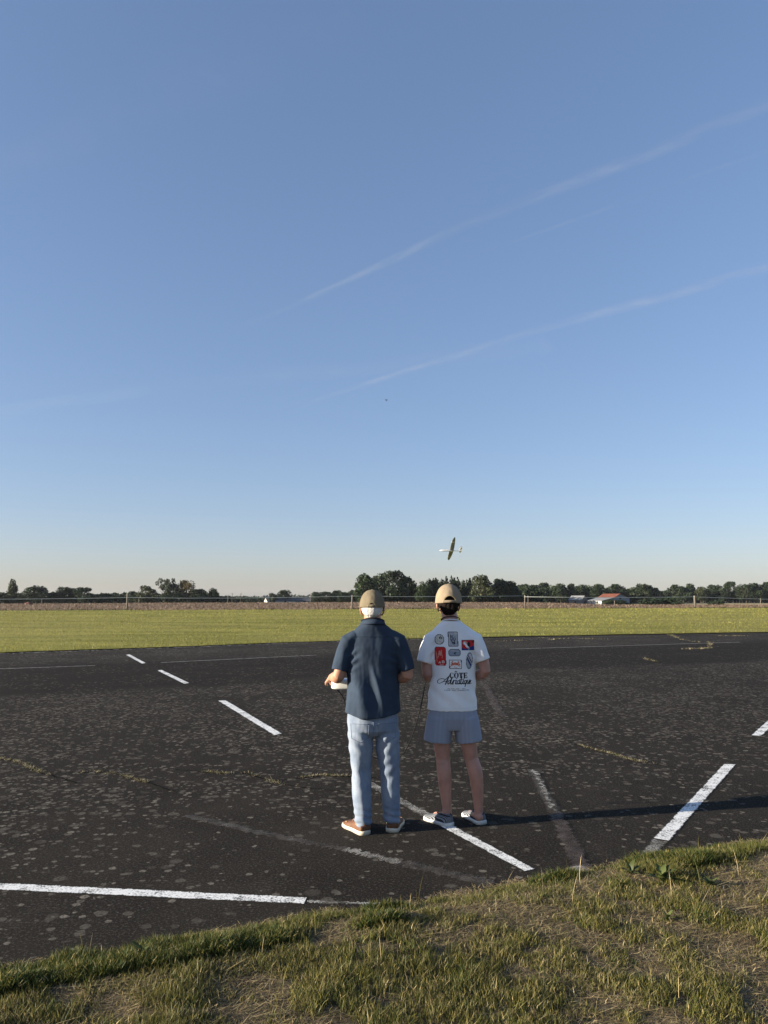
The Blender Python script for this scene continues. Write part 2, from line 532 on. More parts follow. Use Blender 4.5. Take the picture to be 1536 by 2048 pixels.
def pxline(q, m, **k):
    A = [gnd(u, v) for u, v in q]
    return line(A[0], A[1], A[2], A[3], m, **k)
# left foreground line, running on to the left out of view
a, b, c_, d_ = gnd(0, 1766), gnd(614, 1795), gnd(0, 1781.5), gnd(607, 1810)
line(a + (a - b) * 1.2, b, c_ + (c_ - d_) * 1.2, d_, M_white, seg=90)
pxline([(614, 1801), (768, 1807), (614, 1807), (768, 1812)], M_worn, label='worn end of the white line', ragged=.012)
# the dashed line that runs away to the left
pxline([(870, 1632), (1071, 1738.5), (852, 1639), (1047, 1744)], M_white)
pxline([(722, 1551), (868, 1631), (722, 1566), (850, 1638)], M_worn, label='worn scuffed stretch of the white line', ragged=.014)
pxline([(453, 1401), (565, 1467.5), (435, 1402), (547, 1471)], M_white)
pxline([(324, 1340), (379, 1366), (314, 1341.5), (367, 1368)], M_white)
pxline([(260, 1309), (292, 1326), (251, 1310), (283, 1327.5)], M_white)
# the dashed line on the right
pxline([(1446, 1529), (1305, 1677), (1474, 1529.5), (1340, 1683)], M_white)
pxline([(1304, 1679), (1272, 1716), (1336, 1685), (1312, 1712)], M_worn, label='worn end of the right hand line', ragged=.014)
a, b, c_, d_ = gnd(1501, 1471), gnd(1536, 1440), gnd(1524, 1473), gnd(1536, 1461.5)
dd = (b - a); line(a, a + dd * 2.2, c_, c_ + dd * 2.2, M_white)
# thin far line along the runway edge
def thin(p0, p1, w, m, **k):
    A, B = gnd(*p0), gnd(*p1); n = (B - A).normalized(); n = Vector((-n.y, n.x, 0)) * w / 2
    return line(A + n, B + n, A - n, B - n, m, **k)
A, B = gnd(0, 1338), gnd(190, 1331.5)
A2 = A + (A - B) * 3; n_ = Vector((-(B - A).y, (B - A).x, 0)).normalized() * .065
line(A2 + n_, B + n_, A2 - n_, B - n_, M_thin, seg=60)
thin((322, 1325.5), (632, 1310.5), .13, M_thin)
thin((1020, 1298.5), (1480, 1284.5), .15, M_thin)
thin((0, 1324), (430, 1307), .10, M_faint)
# pale crumbling rim where the tarmac ends at the meadow
for k in range(5):
    A, B = FAR[k] - Vector((0, .16, 0)), FAR[k + 1] - Vector((0, .16, 0)); n_ = Vector((-(B - A).y, (B - A).x, 0)).normalized() * .10
    line(A + n_, B + n_, A - n_, B - n_, M_thin, name='tarmac_rim', ragged=.2)
# dusty traces of older lines
for k, (p0, p1, w_) in enumerate([((372, 1632), (545, 1673), .11), ((545, 1673), (690, 1700), .11), ((690, 1700), (800, 1727), .09), ((800, 1727), (985, 1770), .14)]):
    thin(p0, p1, w_, M_worn if k == 2 else M_faint, label='dusty trace of an old line', ragged=.03)
thin((1064, 1541), (1110, 1626), .12, M_faint, label='faded double trace of an old line', ragged=.02)
thin((1110, 1626), (1166, 1742), .14, M_faint2, label='faded brownish trace of an old line', ragged=.02)
thin((968, 1368), (1003, 1434), .16, M_faint2, label='faded short trace of an old line', ragged=.03)
thin((1068, 1541), (1109, 1624), .035, M_worn, label='pale streak inside the faded trace', ragged=.03)
thin((1150, 1735), (1175, 1748), .12, M_worn, label='white end of the faded trace', ragged=.03)

# ------------------------------------------------------------------ verge in the foreground
g = NB('verge soil')
v1 = g.noise(5, 5, .65); v2 = g.noise(28, 5, .7); v3 = g.noise(120, 3, .6)
c = g.mix(g.rng(v1, .36, .62), (.058, .044, .028), (.135, .105, .066))
c = g.mix(g.rng(v2, .42, .7, 0, .75), c, (.20, .16, .10))
c = g.mix(g.rng(v3, .55, .7, 0, .5), c, (.03, .024, .016))
M_verge = g.base(c, .95, .1, g.bump(v2, 1, .02, g.bump(v3, .8, .008)))
def verge_z(x, y):
    d = verge_y(x) - np.asarray(y)
    return 0.012 + .055 * np.clip(d / .30, 0, 1) ** 1.2 + .05 * (fbm(np.asarray(x) * 2.2, np.asarray(y) * 2.2, 4) - .5) * np.clip(d / .3, 0, 1) - .02 * np.clip((d - .5) / 2, 0, 1)
xs = list(np.linspace(-60, -6.5, 14)) + list(np.linspace(-6, 8, 180)) + list(np.linspace(8.6, 60, 12))
def verge_start(x): return float(verge_y(x)) + .03 * noise.noise((x * 2.3, 4, 1)) + .025 * noise.noise((x * 9, 4, 2))
verge = strip('grass_verge', xs, verge_start, lambda x: float(verge_y(x)) - 45, 120, lambda x, y, t: float(verge_z(x, y)) if t > 0 else .0045, M_verge, True, 2.6)
tag(verge, kind='structure')
# ------------------------------------------------------------------ trees
M_leaf = leaf_mat('dark summer leaves', (.027, .041, .018), .25)
M_leaf_o = leaf_mat('olive leaves', (.046, .054, .023), .3)
M_leaf_y = leaf_mat('yellowish leaves', (.105, .082, .034), .3)
M_leaf_b = leaf_mat('bright green leaves', (.036, .056, .021), .3)
M_con = leaf_mat('conifer needles', (.021, .032, .017), .15)
M_bark = mat('bark', (.085, .068, .05), .95, .1, bump=(6, .8, .05))

def crown_mesh(name, kind, seed, n, leaf):
    r = np.random.RandomState(seed)
    B = []
    if kind == 'broad':
        B.append((0, 0, .50, .36, .36, .36))
        for k in range(13):
            a = r.uniform(0, 6.28); q = r.uniform(.15, .36); z = r.uniform(.22, .80)
            s = r.uniform(.11, .21); B.append((math.cos(a) * q * (1.15 - abs(z - .45)), math.sin(a) * q * (1.15 - abs(z - .45)), z, s, s, s * r.uniform(.75, 1)))
        for k in range(4): B.append((r.uniform(-.16, .16), r.uniform(-.16, .16), r.uniform(.78, .88), .13, .13, .115))
    elif kind == 'sparse':
        for k in range(12):
            a = r.uniform(0, 6.28); q = r.uniform(.05, .38); z = r.uniform(.35, .92)
            s = r.uniform(.07, .15); B.append((math.cos(a) * q, math.sin(a) * q, z, s, s, s * .8))
    elif kind == 'poplar':
        for k in range(18):
            z = .06 + .9 * k / 17; s = .36 * math.sin(math.pi * min(.93, (.12 + z * .86))) ** .6 + .06
            B.append((r.uniform(-.06, .06), r.uniform(-.06, .06), z, s, s, .09))
    elif kind == 'conifer':
        for k in range(16):
            z = .12 + .86 * k / 15; s = .46 * (1 - z) ** .85 + .03
            B.append((r.uniform(-.03, .03), r.uniform(-.03, .03), z, s * r.uniform(.8, 1.15), s * r.uniform(.8, 1.15), .035))
    elif kind == 'shrub':
        for k in range(12):
            a = r.uniform(0, 6.28); q = r.uniform(0, .36); z = r.uniform(.15, .72)
            s = r.uniform(.16, .27); B.append((math.cos(a) * q, math.sin(a) * q, z, s, s, s))
    B = np.array(B)
    wgt = (B[:, 3] * B[:, 4]) ** .9; wgt /= wgt.sum()
    idx = r.choice(len(B), n, p=wgt)
    d = r.normal(size=(n, 3)); d /= np.linalg.norm(d, axis=1)[:, None]
    rr = r.uniform(.35, 1.0, n) ** .45 * r.uniform(.94, 1.08, n)
    P = B[idx, :3] + d * B[idx, 3:6] * rr[:, None]
    P[:, 2] = np.clip(P[:, 2], .01, None)
    nrm = d * .6 + r.normal(size=(n, 3)) * .6; nrm /= np.linalg.norm(nrm, axis=1)[:, None]
    t = np.cross(nrm, r.normal(size=(n, 3))); t /= np.linalg.norm(t, axis=1)[:, None]
    b = np.cross(nrm, t)
    s = leaf * r.uniform(.6, 1.4, n)
    V = np.empty((n, 4, 3))
    V[:, 0] = P - t * s[:, None]; V[:, 1] = P - b * (s * .62)[:, None]; V[:, 2] = P + t * s[:, None]; V[:, 3] = P + b * (s * .62)[:, None]
    tint = (.72 + .56 * _h(idx.astype(float), np.zeros(n), seed))[:, None] * r.uniform(.75, 1.25, (n, 1)) * np.array([1, 1, 1]) * r.uniform(.93, 1.07, (n, 3))
    return V.reshape(-1, 3), np.repeat(tint, 4, 0)

def crown_proto(name, kind, seed, n, leaf, m):
    V, t = crown_mesh(name, kind, seed, n, leaf)
    k = len(V) // 4
    o = np_mesh(name, V, np.arange(k * 4), np.arange(k) * 4, np.full(k, 4), m, None, t)
    me = o.data; bpy.data.objects.remove(o)
    return me

def trunk_proto(name, kind, seed):
    r = random.Random(seed)
    if kind == 'shrub':
        parts = [tube([(0, 0, 0), (r.uniform(-.2, .2), r.uniform(-.2, .2), .5)], [.03, .012], 6) for _ in range(4)]
    elif kind in ('conifer', 'poplar'):
        parts = [tube([(0, 0, 0), (0, 0, .4), (0, 0, .95)], [.035, .024, .004], 8)]
    else:
        parts = [tube([(0, 0, 0), (.01, 0, .2), (-.01, .01, .45), (0, 0, .8)], [.045, .034, .024, .006], 8)]
        for _ in range(7):
            a = r.uniform(0, 6.28); z = r.uniform(.18, .5)
            parts.append(tube([(0, 0, z), (math.cos(a) * .15, math.sin(a) * .15, z + .12), (math.cos(a) * .3, math.sin(a) * .3, z + .28)], [.018, .012, .004], 6))
    V, Fc = join(parts)
    o = mk(name, V, Fc, M_bark, smooth=True); me = o.data; bpy.data.objects.remove(o)
    return me

CR = {}
def protos(key, kind, m, k, n, leaf):
    CR[key] = [(crown_proto('crown', kind, 100 * len(CR) + i, n, leaf, m), trunk_proto('trunk', kind, i)) for i in range(k)]
protos('broad', 'broad', M_leaf, 6, 2600, .036)
protos('olive', 'broad', M_leaf_o, 2, 2400, .034)
protos('bright', 'broad', M_leaf_b, 2, 2400, .034)
protos('yellow', 'broad', M_leaf_y, 1, 2200, .032)
protos('sparse', 'sparse', M_leaf_o, 2, 700, .030)
protos('poplar', 'poplar', M_leaf_o, 1, 2200, .045)
protos('conifer', 'conifer', M_con, 3, 1700, .05)
protos('shrub', 'shrub', M_leaf, 4, 1500, .055)
NAMES = dict(broad='broadleaf_tree', olive='broadleaf_tree', bright='broadleaf_tree', yellow='broadleaf_tree', sparse='broadleaf_tree', poplar='poplar_tree', conifer='conifer_tree', shrub='shrub')
CATS = dict(poplar='tree', shrub='shrub')
ORD = 'first second third fourth fifth sixth seventh eighth ninth tenth eleventh twelfth thirteenth fourteenth fifteenth'.split()
rt = random.Random(5)
def tree(key, u, vtop, hw, D, label, group=None, base_z=BZ, depth=None):
    """u: photo column, vtop: photo row of the crown top, hw: half width in photo pixels, D: metres away"""
    D = D + rt.uniform(-12, 12)
    top = at(u, vtop, D); x = top.x
    H = top.z - base_z
    R = 2 * hw * D / F * 1.0
    cm, tm = CR[key][rt.randrange(len(CR[key]))]
    e = empty(NAMES[key], (x, D, base_z), rt.uniform(0, 6.28), label, CATS.get(key, 'tree'), group)
    f = {'broad': 1.12, 'olive': 1.12, 'bright': 1.12, 'yellow': 1.15, 'sparse': 1.2, 'poplar': 1.1, 'conifer': 1.0, 'shrub': 1.15}[key]
    c = link('crown', cm, e); c.scale = (R * f * 1.22, R * f * 1.22, H * (1.0 if key in ('conifer', 'poplar') else 1.10))
    t = link('trunk', tm, e); t.scale = (H * .8, H * .8, H)
    return e

# left of the field
LT = [('poplar', 26, 1160, 9, 370, 'tall narrow poplar standing above the left tree line', None),
      ('broad', 3, 1187, 16, 380, 'dark bush-like tree left of the tall poplar', None),
      ('broad', 46, 1187, 15, 380, 'low dark tree just right of the tall poplar', None),
      ('broad', 76, 1174, 23, 372, 'round dark tree, first big one right of the poplar', None),
      ('broad', 105, 1186, 13, 378, 'low tree filling the dip between two big round trees on the left', None),
      ('broad', 133, 1176, 24, 375, 'broad dark tree with a flat top in the left tree line', None),
      ('broad', 167, 1177, 20, 380, 'dark tree with its top level with its flat-topped left neighbour', None),
      ('broad', 205, 1187, 16, 380, 'smaller dark tree at the right end of the left clump', None),
      ('shrub', 236, 1193, 20, 385, 'low dark bushes between the left clump and the willow-like tree', None),
      ('broad', 264, 1184, 9, 385, 'small dark tree behind the tall fence post on the left', None),
      ('olive', 294, 1174, 22, 360, 'olive green tree with drooping outline right of the fence post', None),
      ('sparse', 331, 1159, 17, 362, 'thin airy tree whose crown lets the sky through', None),
      ('broad', 346, 1170, 17, 368, 'dark tree between the airy tree and the yellowish one', None),
      ('yellow', 373, 1163, 18, 372, 'yellowish brown tree rising behind the dark left trees', None),
      ('broad', 396, 1180, 17, 362, 'dark tree right below the yellowish brown tree', None),
      ('bright', 425, 1178, 10, 366, 'small upright green tree at the right end of the yellowish clump', None),
      ('shrub', 442, 1191, 14, 380, 'low bush beside the small upright green tree', None),
      ('broad', 546, 1187, 8, 400, 'small tree above the left end of the dark roof', None),
      ('broad', 569, 1181, 11, 400, 'round tree rising behind the long dark roof', None),
      ('broad', 632, 1184, 10, 420, 'hazy tree right of the long dark roof', None),
      ('broad', 655, 1184, 17, 420, 'broad hazy tree in the gap left of the big wood', None),
      ('broad', 673, 1181, 13, 425, 'hazy tree left of the leaning fence post', None),
      ('broad', 690, 1185, 12, 420, 'low hazy tree beside the leaning fence post', None),
      ('broad', 705, 1181, 9, 420, 'hazy tree just left of the big wood edge', None),
      ('bright', 734, 1151, 24, 300, 'big round tree at the left end of the central wood', None),
      ('broad', 760, 1150, 22, 312, 'big dark tree behind the older man in the central wood', None),
      ('broad', 786, 1146, 26, 305, 'tallest dark tree of the central wood', None),
      ('broad', 815, 1154, 18, 308, 'dark tree at the right shoulder of the tallest clump', None),
      ('olive', 757, 1180, 15, 285, 'low olive bushy tree in front of the central wood', None),
      ('bright', 846, 1166, 14, 300, 'lighter green tree in the gap between the two men', None),
      ('broad', 864, 1160, 14, 315, 'dark tree left of the row of conifers', None),
      ('olive', 964, 1153, 24, 300, 'round brownish green tree right of the younger man', None),
      ('broad', 1000, 1160, 20, 310, 'broad dark tree right of the round brownish green one', None),
      ('broad', 1022, 1163, 16, 312, 'dark tree stepping down towards the right fence post', None),
      ('broad', 1046, 1170, 20, 318, 'dark tree behind the middle right fence post', None),
      ]
for k, u, v, hw, D, lab, gr in LT: tree(k, u, v, hw, D, lab, gr)
for i, (u, v) in enumerate(((876, 1160), (883, 1157), (892, 1154), (903, 1153), (909, 1157), (916, 1156), (926, 1159), (934, 1160), (940, 1158))):
    tree('conifer', u, v, 15, 318, 'dark spiky conifer, %s from the left in the row above the younger man' % ORD[i], 'conifers above the younger man')
for i, (u, v, hw, k) in enumerate([(1070, 1172, 15, 'broad'), (1087, 1168, 14, 'broad'), (1104, 1172, 14, 'bright'), (1121, 1168, 15, 'broad'), (1141, 1170, 15, 'broad'), (1160, 1171, 15, 'broad'),
                                   (1178, 1173, 14, 'bright'), (1197, 1169, 16, 'broad'), (1215, 1178, 11, 'broad')]):
    tree(k, u, v, hw, 430, 'dark tree, %s from the middle right fence post in the wood left of the barn' % ORD[i], 'trees behind the barn')
for i, (u, v, hw, k) in enumerate([(1258, 1178, 12, 'broad'), (1274, 1175, 14, 'bright'), (1307, 1176, 14, 'broad'), (1330, 1184, 9, 'broad')]):
    tree(k, u, v, hw, 440, 'dark tree, %s from the left in the short wood right of the barn' % ORD[i], 'trees right of the barn')
tree('broad', 1233, 1169, 21, 440, 'round tree standing right above the red barn roof')
tree('broad', 1288, 1170, 21, 435, 'tallest round tree between the barn and the dip in the wood')
for i, (u, v, hw, k) in enumerate([(1351, 1170, 17, 'broad'), (1366, 1174, 13, 'broad'), (1380, 1168, 12, 'broad'), (1401, 1175, 13, 'olive'), (1428, 1171, 18, 'broad'), (1446, 1177, 12, 'broad'), (1460, 1166, 15, 'broad'),
                                   (1478, 1174, 12, 'broad'), (1491, 1170, 15, 'broad'), (1514, 1168, 17, 'broad'), (1534, 1165, 15, 'broad'), (1553, 1168, 16, 'broad'), (1580, 1170, 20, 'broad'), (1612, 1166, 20, 'broad'), (1650, 1172, 22, 'broad')]):
    tree(k, u, v, hw, 490, 'dark tree, %s from the left in the wood beyond the pale stubble' % ORD[i], 'trees of the right wood')
for i, (u, v, hw) in enumerate(((-30, 1184, 20), (-70, 1180, 24), (-120, 1186, 24))):
    tree('broad', u, v, hw, 380, 'dark tree, %s beyond the left edge of the tree line past the poplar' % ORD[i], 'trees at the far left end')
for u, v, hw, D, lab in ((1218, 1199, 13, 300, 'low dark shrub in front of the barn gable'), (1242, 1200, 14, 302, 'wide low shrub at the right corner of the barn'),
                         (1301, 1195, 20, 300, 'large dark shrub in the field right of the barn'), (1328, 1193, 20, 305, 'tallest dark shrub between barn and stubble strip'),
                         (1354, 1202, 9, 250, 'small dark shrub at the left end of the stubble strip'), (1432, 1199, 13, 250, 'round dark shrub alone in front of the pale stubble')):
    tree('shrub', u, v, hw, D, lab, base_z=-1.9 if D < 280 else BZ)

# undergrowth along the foot of the woods: one mass
def hedge(name, segs, seed, m, leaf=.8):
    r = np.random.RandomState(seed); Vs, Ts = [], []
    for (u0, u1, D, vt, n) in segs:
        u = r.uniform(u0, u1, n); d = D + r.uniform(-6, 14, n)
        x = (u - 768) / F * d
        top = CAM_H + (1194 - (vt + 5 * (vnoise(u / 9, u * 0 + seed, seed) - .5))) * d / F
        z = BZ + (top - BZ) * r.uniform(0, 1, n) ** .7
        P = np.stack([x, d, z], 1)
        nr = r.normal(size=(n, 3)); nr /= np.linalg.norm(nr, axis=1)[:, None]
        t = np.cross(nr, r.normal(size=(n, 3))); t /= np.linalg.norm(t, axis=1)[:, None]; b = np.cross(nr, t)
        s = (leaf * r.uniform(.5, 1.2, n))[:, None]
        Vs.append(np.stack([P - t * s, P - b * s * .7, P + t * s, P + b * s * .7], 1).reshape(-1, 3))
        Ts.append(np.repeat(r.uniform(.6, 1.2, (n, 1)) * np.ones((1, 3)), 4, 0))
    V = np.concatenate(Vs); T = np.concatenate(Ts); k = len(V) // 4
    return tag(np_mesh(name, V, np.arange(k * 4), np.arange(k) * 4, np.full(k, 4), m, None, T), kind='stuff')
h = hedge('undergrowth', [(-200, 440, 392, 1187.5, 12000), (430, 720, 440, 1195.5, 5000), (715, 1090, 322, 1178, 11000), (1060, 1270, 445, 1180, 8000), (1250, 1700, 500, 1184, 12000)], 3, M_leaf)
h['label'] = 'dark undergrowth along the foot of the distant woods'
h = hedge('distant_woods', [(-500, 2100, 900, 1192.5, 6000)], 4, M_leaf, 2.0)
h['label'] = 'low far off woods on the horizon'

# ------------------------------------------------------------------ buildings
M_tile = mat('red tiles', (.15, .052, .032), .85, .2, vary=(.8, .25, (1, 1, 1)), bump=(3, .5, .05))
M_slate = mat('dark slate', (.06, .066, .075), .7, .3, vary=(.6, .25), bump=(3, .5, .05))
M_slate2 = mat('weathered grey sheet roof', (.21, .21, .21), .7, .3, vary=(.5, .2))
M_render = mat('pale render', (.46, .445, .40), .9, .2, vary=(.5, .12))
M_grey = mat('grey cladding', (.20, .225, .26), .8, .3, vary=(.6, .12))
M_dark = mat('dark opening', (.02, .02, .022), .6, .3)
def gable(name, label, cat, c, L, W, wall_h, ridge_h, rz, mw, mr, openings=(), chimney=None, overhang=.25):
    """house with ridge along local x; c = centre of the floor"""
    e = empty(name, c, rz, label, cat)
    hx, hy = L / 2, W / 2
    V = [(-hx, -hy, 0), (hx, -hy, 0), (hx, hy, 0), (-hx, hy, 0), (-hx, -hy, wall_h), (hx, -hy, wall_h), (hx, hy, wall_h), (-hx, hy, wall_h), (-hx, 0, ridge_h), (hx, 0, ridge_h)]
    mk('wall', V, [(0, 1, 5, 4), (2, 3, 7, 6), (1, 2, 6, 9, 5), (3, 0, 4, 8, 7)], mw, e)
    s = (ridge_h - wall_h) / hy; o = overhang; t = .16
    for sg in (-1, 1):
        y1 = sg * (hy + o); z1 = wall_h - s * o + .03
        A = [(-hx - o, 0, ridge_h + .03), (hx + o, 0, ridge_h + .03), (hx + o, y1, z1), (-hx - o, y1, z1)]
        Vr = A + [(x, y, z + t) for x, y, z in A]
        mk('roof', Vr, [(0, 3, 2, 1), (4, 5, 6, 7), (0, 1, 5, 4), (1, 2, 6, 5), (2, 3, 7, 6), (3, 0, 4, 7)], mr, e)
    for k, (nm, side, px_, z, ww, hh, m_) in enumerate(openings):
        if side == 's': mk(nm, *box((px_, -hy - .02, z + hh / 2), (ww, .06, hh)), m_, e)
        elif side == 'e': mk(nm, *box((hx + .02, px_, z + hh / 2), (.06, ww, hh)), m_, e)
        else: mk(nm, *box((-hx - .02, px_, z + hh / 2), (.06, ww, hh)), m_, e)
    if chimney is not None: mk('chimney', *box((chimney, 0, ridge_h + .3), (.7, .7, 1.2)), mw, e)
    return e
Db = 330
def bx(u): return (u - 768) / F * Db
H = lambda v, D=Db: CAM_H + (1194 - v) * D / F - BZ
# barn: gable to the front right, red upper roof running down into a grey lean-to, white panelled side to the left
barn = empty('barn', (bx(1202) * 325 / Db, 325, BZ), math.atan2(.34, .94), 'barn with a red tiled upper roof and white panelled side beyond the brown field', 'barn')
BW, BL, zl, zk, za, zr, xk, xa = 14.0, 11.6, 2.35, 3.6, 5.25, 3.4, 6.0, 9.2
gp = [(0, 0), (BW, 0), (BW, zr), (xa, za), (xk, zk), (0, zl)]
V = [(x, 0, z) for x, z in gp] + [(x, BL, z) for x, z in gp]
mk('wall', V, [(0, 1, 2, 3, 4, 5), (11, 10, 9, 8, 7, 6), (1, 7, 8, 2)], M_grey, barn)
def slab(name, x0, z0, x1, z1, m_, o=.3, t=.14):
    A = [(x0, -o, z0 + .02), (x1, -o, z1 + .02), (x1, BL + o, z1 + .02), (x0, BL + o, z0 + .02)]
    Vr = A + [(x, y, z + t) for x, y, z in A]
    return mk(name, Vr, [(3, 2, 1, 0), (4, 5, 6, 7), (0, 1, 5, 4), (1, 2, 6, 5), (2, 3, 7, 6), (3, 0, 4, 7)], m_, barn)
slab('roof', xk - .25, zk - .10, xa, za, M_tile); slab('roof', xa, za, BW + .4, zr - .15, M_tile)
slab('lean_to_roof', -.4, zl - .09, xk - .26, zk - .08, M_slate2)
mk('side_wall', *box((.10, BL / 2, zl / 2), (.12, BL - .1, zl - .02)), M_dark, barn)
for k in range(3): mk('side_panel', *box((-.01, BL * (k + .5) / 3, zl * .5), (.10, BL / 3 - .5, zl - .06)), M_render, barn)
mk('door', *box((3.4, -.03, 1.2), (2.2, .08, 2.4)), M_slate2, barn)
mk('window', *box((9.2, -.03, 3.3), (1.0, .08, .8)), M_dark, barn)
M_stone = mat('grey brown stone', (.20, .185, .165), .9, .1, vary=(.8, .25), bump=(2, .6, .05))
gable('cottage', 'small stone cottage with a grey roof left of the white panelled barn side', 'house', (bx(1163), Db + 8, BZ), 6.2, 5.6, H(1200), H(1192), -.75, M_stone, M_slate2, [('window', 's', 0, 1.0, .9, 1.1, M_dark), ('door', 'e', 0, 0, 1.0, 2.0, M_dark)])
# long dark roofs on the left of the big wood
D2 = 400
gx = lambda u: (u - 768) / F * D2
gable('longhouse', 'long low house with dark slate roof and bright white gable', 'house', (gx(561), D2, BZ), 15.0, 8.5, H(1202, D2), H(1195, D2), .35, M_render, M_slate,
      [('window', 's', -4, .9, 1, 1.2, M_dark), ('window', 's', 2, .9, 1, 1.2, M_dark)], chimney=2.0)
gable('outbuilding', 'dark slate roofed outbuilding at the right end of the long house', 'outbuilding', (gx(606), D2 + 3, BZ), 8.5, 7, H(1202, D2), H(1196, D2), .05, M_slate2, M_slate, [('door', 's', 1, 0, 1.4, 2.1, M_dark)])
gable('house', 'distant house with dark roof peeping over the hedge left of the white gable', 'house', (gx(500), 470, BZ), 9, 8, H(1199, 470), H(1193.5, 470), 0.1, M_grey, M_slate, [('window', 's', 2, 1, 1, 1.1, M_dark)], chimney=-2.5)

# heap of reddish earth at the edge of the brown field
V, Fc = ball((0, 0, 0), (.85, .7, .55), 20, 12)
V = [p + p.normalized() * .2 * noise.noise(p * 2.5) for p in V if True]
V = [Vector((p.x, p.y, max(p.z, -.2))) for p in V]
hp = mk('earth_heap', V, Fc, mat('reddish earth', (.17, .085, .065), .95, .1, bump=(2, .8, .2), vary=(1.5, .25)), smooth=True)
hp.location = (gnd(57, 1209.5).x, gnd(57, 1209.5).y, .05)
tag(hp, 'low heap of reddish earth on the brown field at the left', 'heap')

# ------------------------------------------------------------------ fence at the edge of the brown field
M_post = mat('grey weathered wood', (.20, .175, .145), .9, .15, vary=(5, .3, (1, 1, .2)), bump=(20, .6, .01))
M_tape = mat('white fence tape', (.42, .45, .44), .7, .3)
def fy_(x): return float(field_y(x)) + .8
fence = empty('wire_fence', (0, fy_(0), 0), 0, 'fence of spaced wooden posts with one white wire along the field edge', 'fence')
def post_at(u, vtop, lean=0.0, thick=.11):
    # intersect the view column with the fence line
    k = (u - 768) / F
    y = 105.3 / (1 - .235 * k); x = k * y
    top = at(u, vtop, y)
    o = mk('post', *tube([(0, 0, -.1), (lean * top.z, 0, top.z), (lean * top.z, 0, top.z + .012)], [thick, thick * .85, thick * .4], 10), M_post, fence, True)
    o.location = (x - lean * top.z, y - fy_(0), 0)
    return Vector((x, y, top.z))
def fpt(u, v):
    k = (u - 768) / F; y = 105.3 / (1 - .235 * k)
    return at(u, v, y - .14)
post_at(-160, 1190); post_at(258, 1187, .0, .12); post_at(705, 1190, .045, .11); post_at(1048, 1190, .0, .10); post_at(1385, 1191.5, -.02, .16); post_at(1700, 1194)
for P0 in ([(-160, 1199), (-60, 1198.6), (60, 1198), (160, 1197), (258, 1195), (360, 1196.3), (480, 1196.2), (600, 1194.5), (705, 1192.3), (800, 1193.3), (900, 1193.2), (1048, 1191.8)],
           [(1048, 1193.5), (1150, 1194.8), (1260, 1195), (1385, 1193.8), (1480, 1197), (1536, 1198.5), (1700, 1200)]):
    pts = [fpt(u, v) - fence.location for u, v in P0]
    mk('wire', *tube(pts, [(.02, .032)] * len(pts), 6, ref=(0, 1, 0)), M_tape, fence, True)
# thinner stakes farther out in the brown field, and poles beyond
M_pole = mat('dark pole wood', (.10, .09, .08), .9, .1)
for u, v0, v1, D, lab in ((84, 1198, 1213, 150, 'short pale stake in the brown field before the left trees'), (278, 1197, 1209, 170, 'thin stake right of the tall left fence post'),
                          (456, 1190, 1207, 170, 'slim stake left of the white gabled house'), (621, 1187, 1206, 190, 'slim stake right of the long dark roof'),
                          (1056, 1191, 1207, 175, 'thin stake beside the middle right fence post'), (1229, 1201, 1212, 150, 'short stake before the red barn'), (1521, 1196, 1211, 150, 'short stake at the right edge of the brown field')):
    t = at(u, v0, D)
    o = mk('stake', *tube([(0, 0, -.2), (0, 0, t.z - .05), (.0, 0, t.z)], [.07, .065, .03], 8), M_post, None, True)
    o.location = (t.x, D, .0); tag(o, lab, 'stake', 'stakes in the brown field')
for u, v0, lab in ((464.5, 1186, 'nearer looking utility pole rising over the low hedge'), (482, 1186.5, 'thinner utility pole right of its neighbour over the low hedge')):
    t = at(u, v0, 420)
    e = empty('utility_pole', (t.x, 420, BZ), .3, lab, 'pole', 'utility poles over the low hedge')
    mk('mast', *tube([(0, 0, 0), (0, 0, t.z - BZ)], [.2, .13], 8), M_pole, e, True)
    mk('cross_arm', *box((0, 0, t.z - BZ - .5), (1.3, .12, .12)), M_pole, e)

# ------------------------------------------------------------------ contrails, nine kilometres up
g = NB('ice cloud')
gn = g.nt.nodes.new('ShaderNodeUVMap'); uv = gn.outputs[0]
su = g.sep(uv)
prof = g.math('SUBTRACT', 1, g.math('ABSOLUTE', g.math('SUBTRACT', g.math('MULTIPLY', su[1], 2), 1)))
cn = g.noise(1.0, 5, .6, g.scale((22, 2.2, 1), uv)); cn2 = g.noise(1.0, 3, .5, g.scale((3.5, .3, 1), uv))
f = g.math('MULTIPLY', g.rng(prof, 0.0, .95), g.rng(cn, .30, .72, .08, 1.0))
f = g.math('MULTIPLY', f, g.rng(cn2, .3, .65, .15, 1.0))
f = g.math('MULTIPLY', f, g.rng(su[0], 0, .6))
oi = g.nt.nodes.new('ShaderNodeObjectInfo')
f = g.math('MULTIPLY', f, g.sep(oi.outputs['Color'])[0])
df = g.nt.nodes.new('ShaderNodeBsdfDiffuse'); df.inputs[0].default_value = (.9, .9, .9, 1)
tl = g.nt.nodes.new('ShaderNodeBsdfTranslucent'); tl.inputs[0].default_value = (.9, .9, .9, 1)
m1 = g.nt.nodes.new('ShaderNodeMixShader'); m1.inputs[0].default_value = .6; g.L(df.outputs[0], m1.inputs[1]); g.L(tl.outputs[0], m1.inputs[2])
tr = g.nt.nodes.new('ShaderNodeBsdfTransparent'); m2 = g.nt.nodes.new('ShaderNodeMixShader')
g.L(f, m2.inputs[0]); g.L(tr.outputs[0], m2.inputs[1]); g.L(m1.outputs[0], m2.inputs[2]); g.L(m2.outputs[0], g.out.inputs['Surface'])
M_ice = g.m
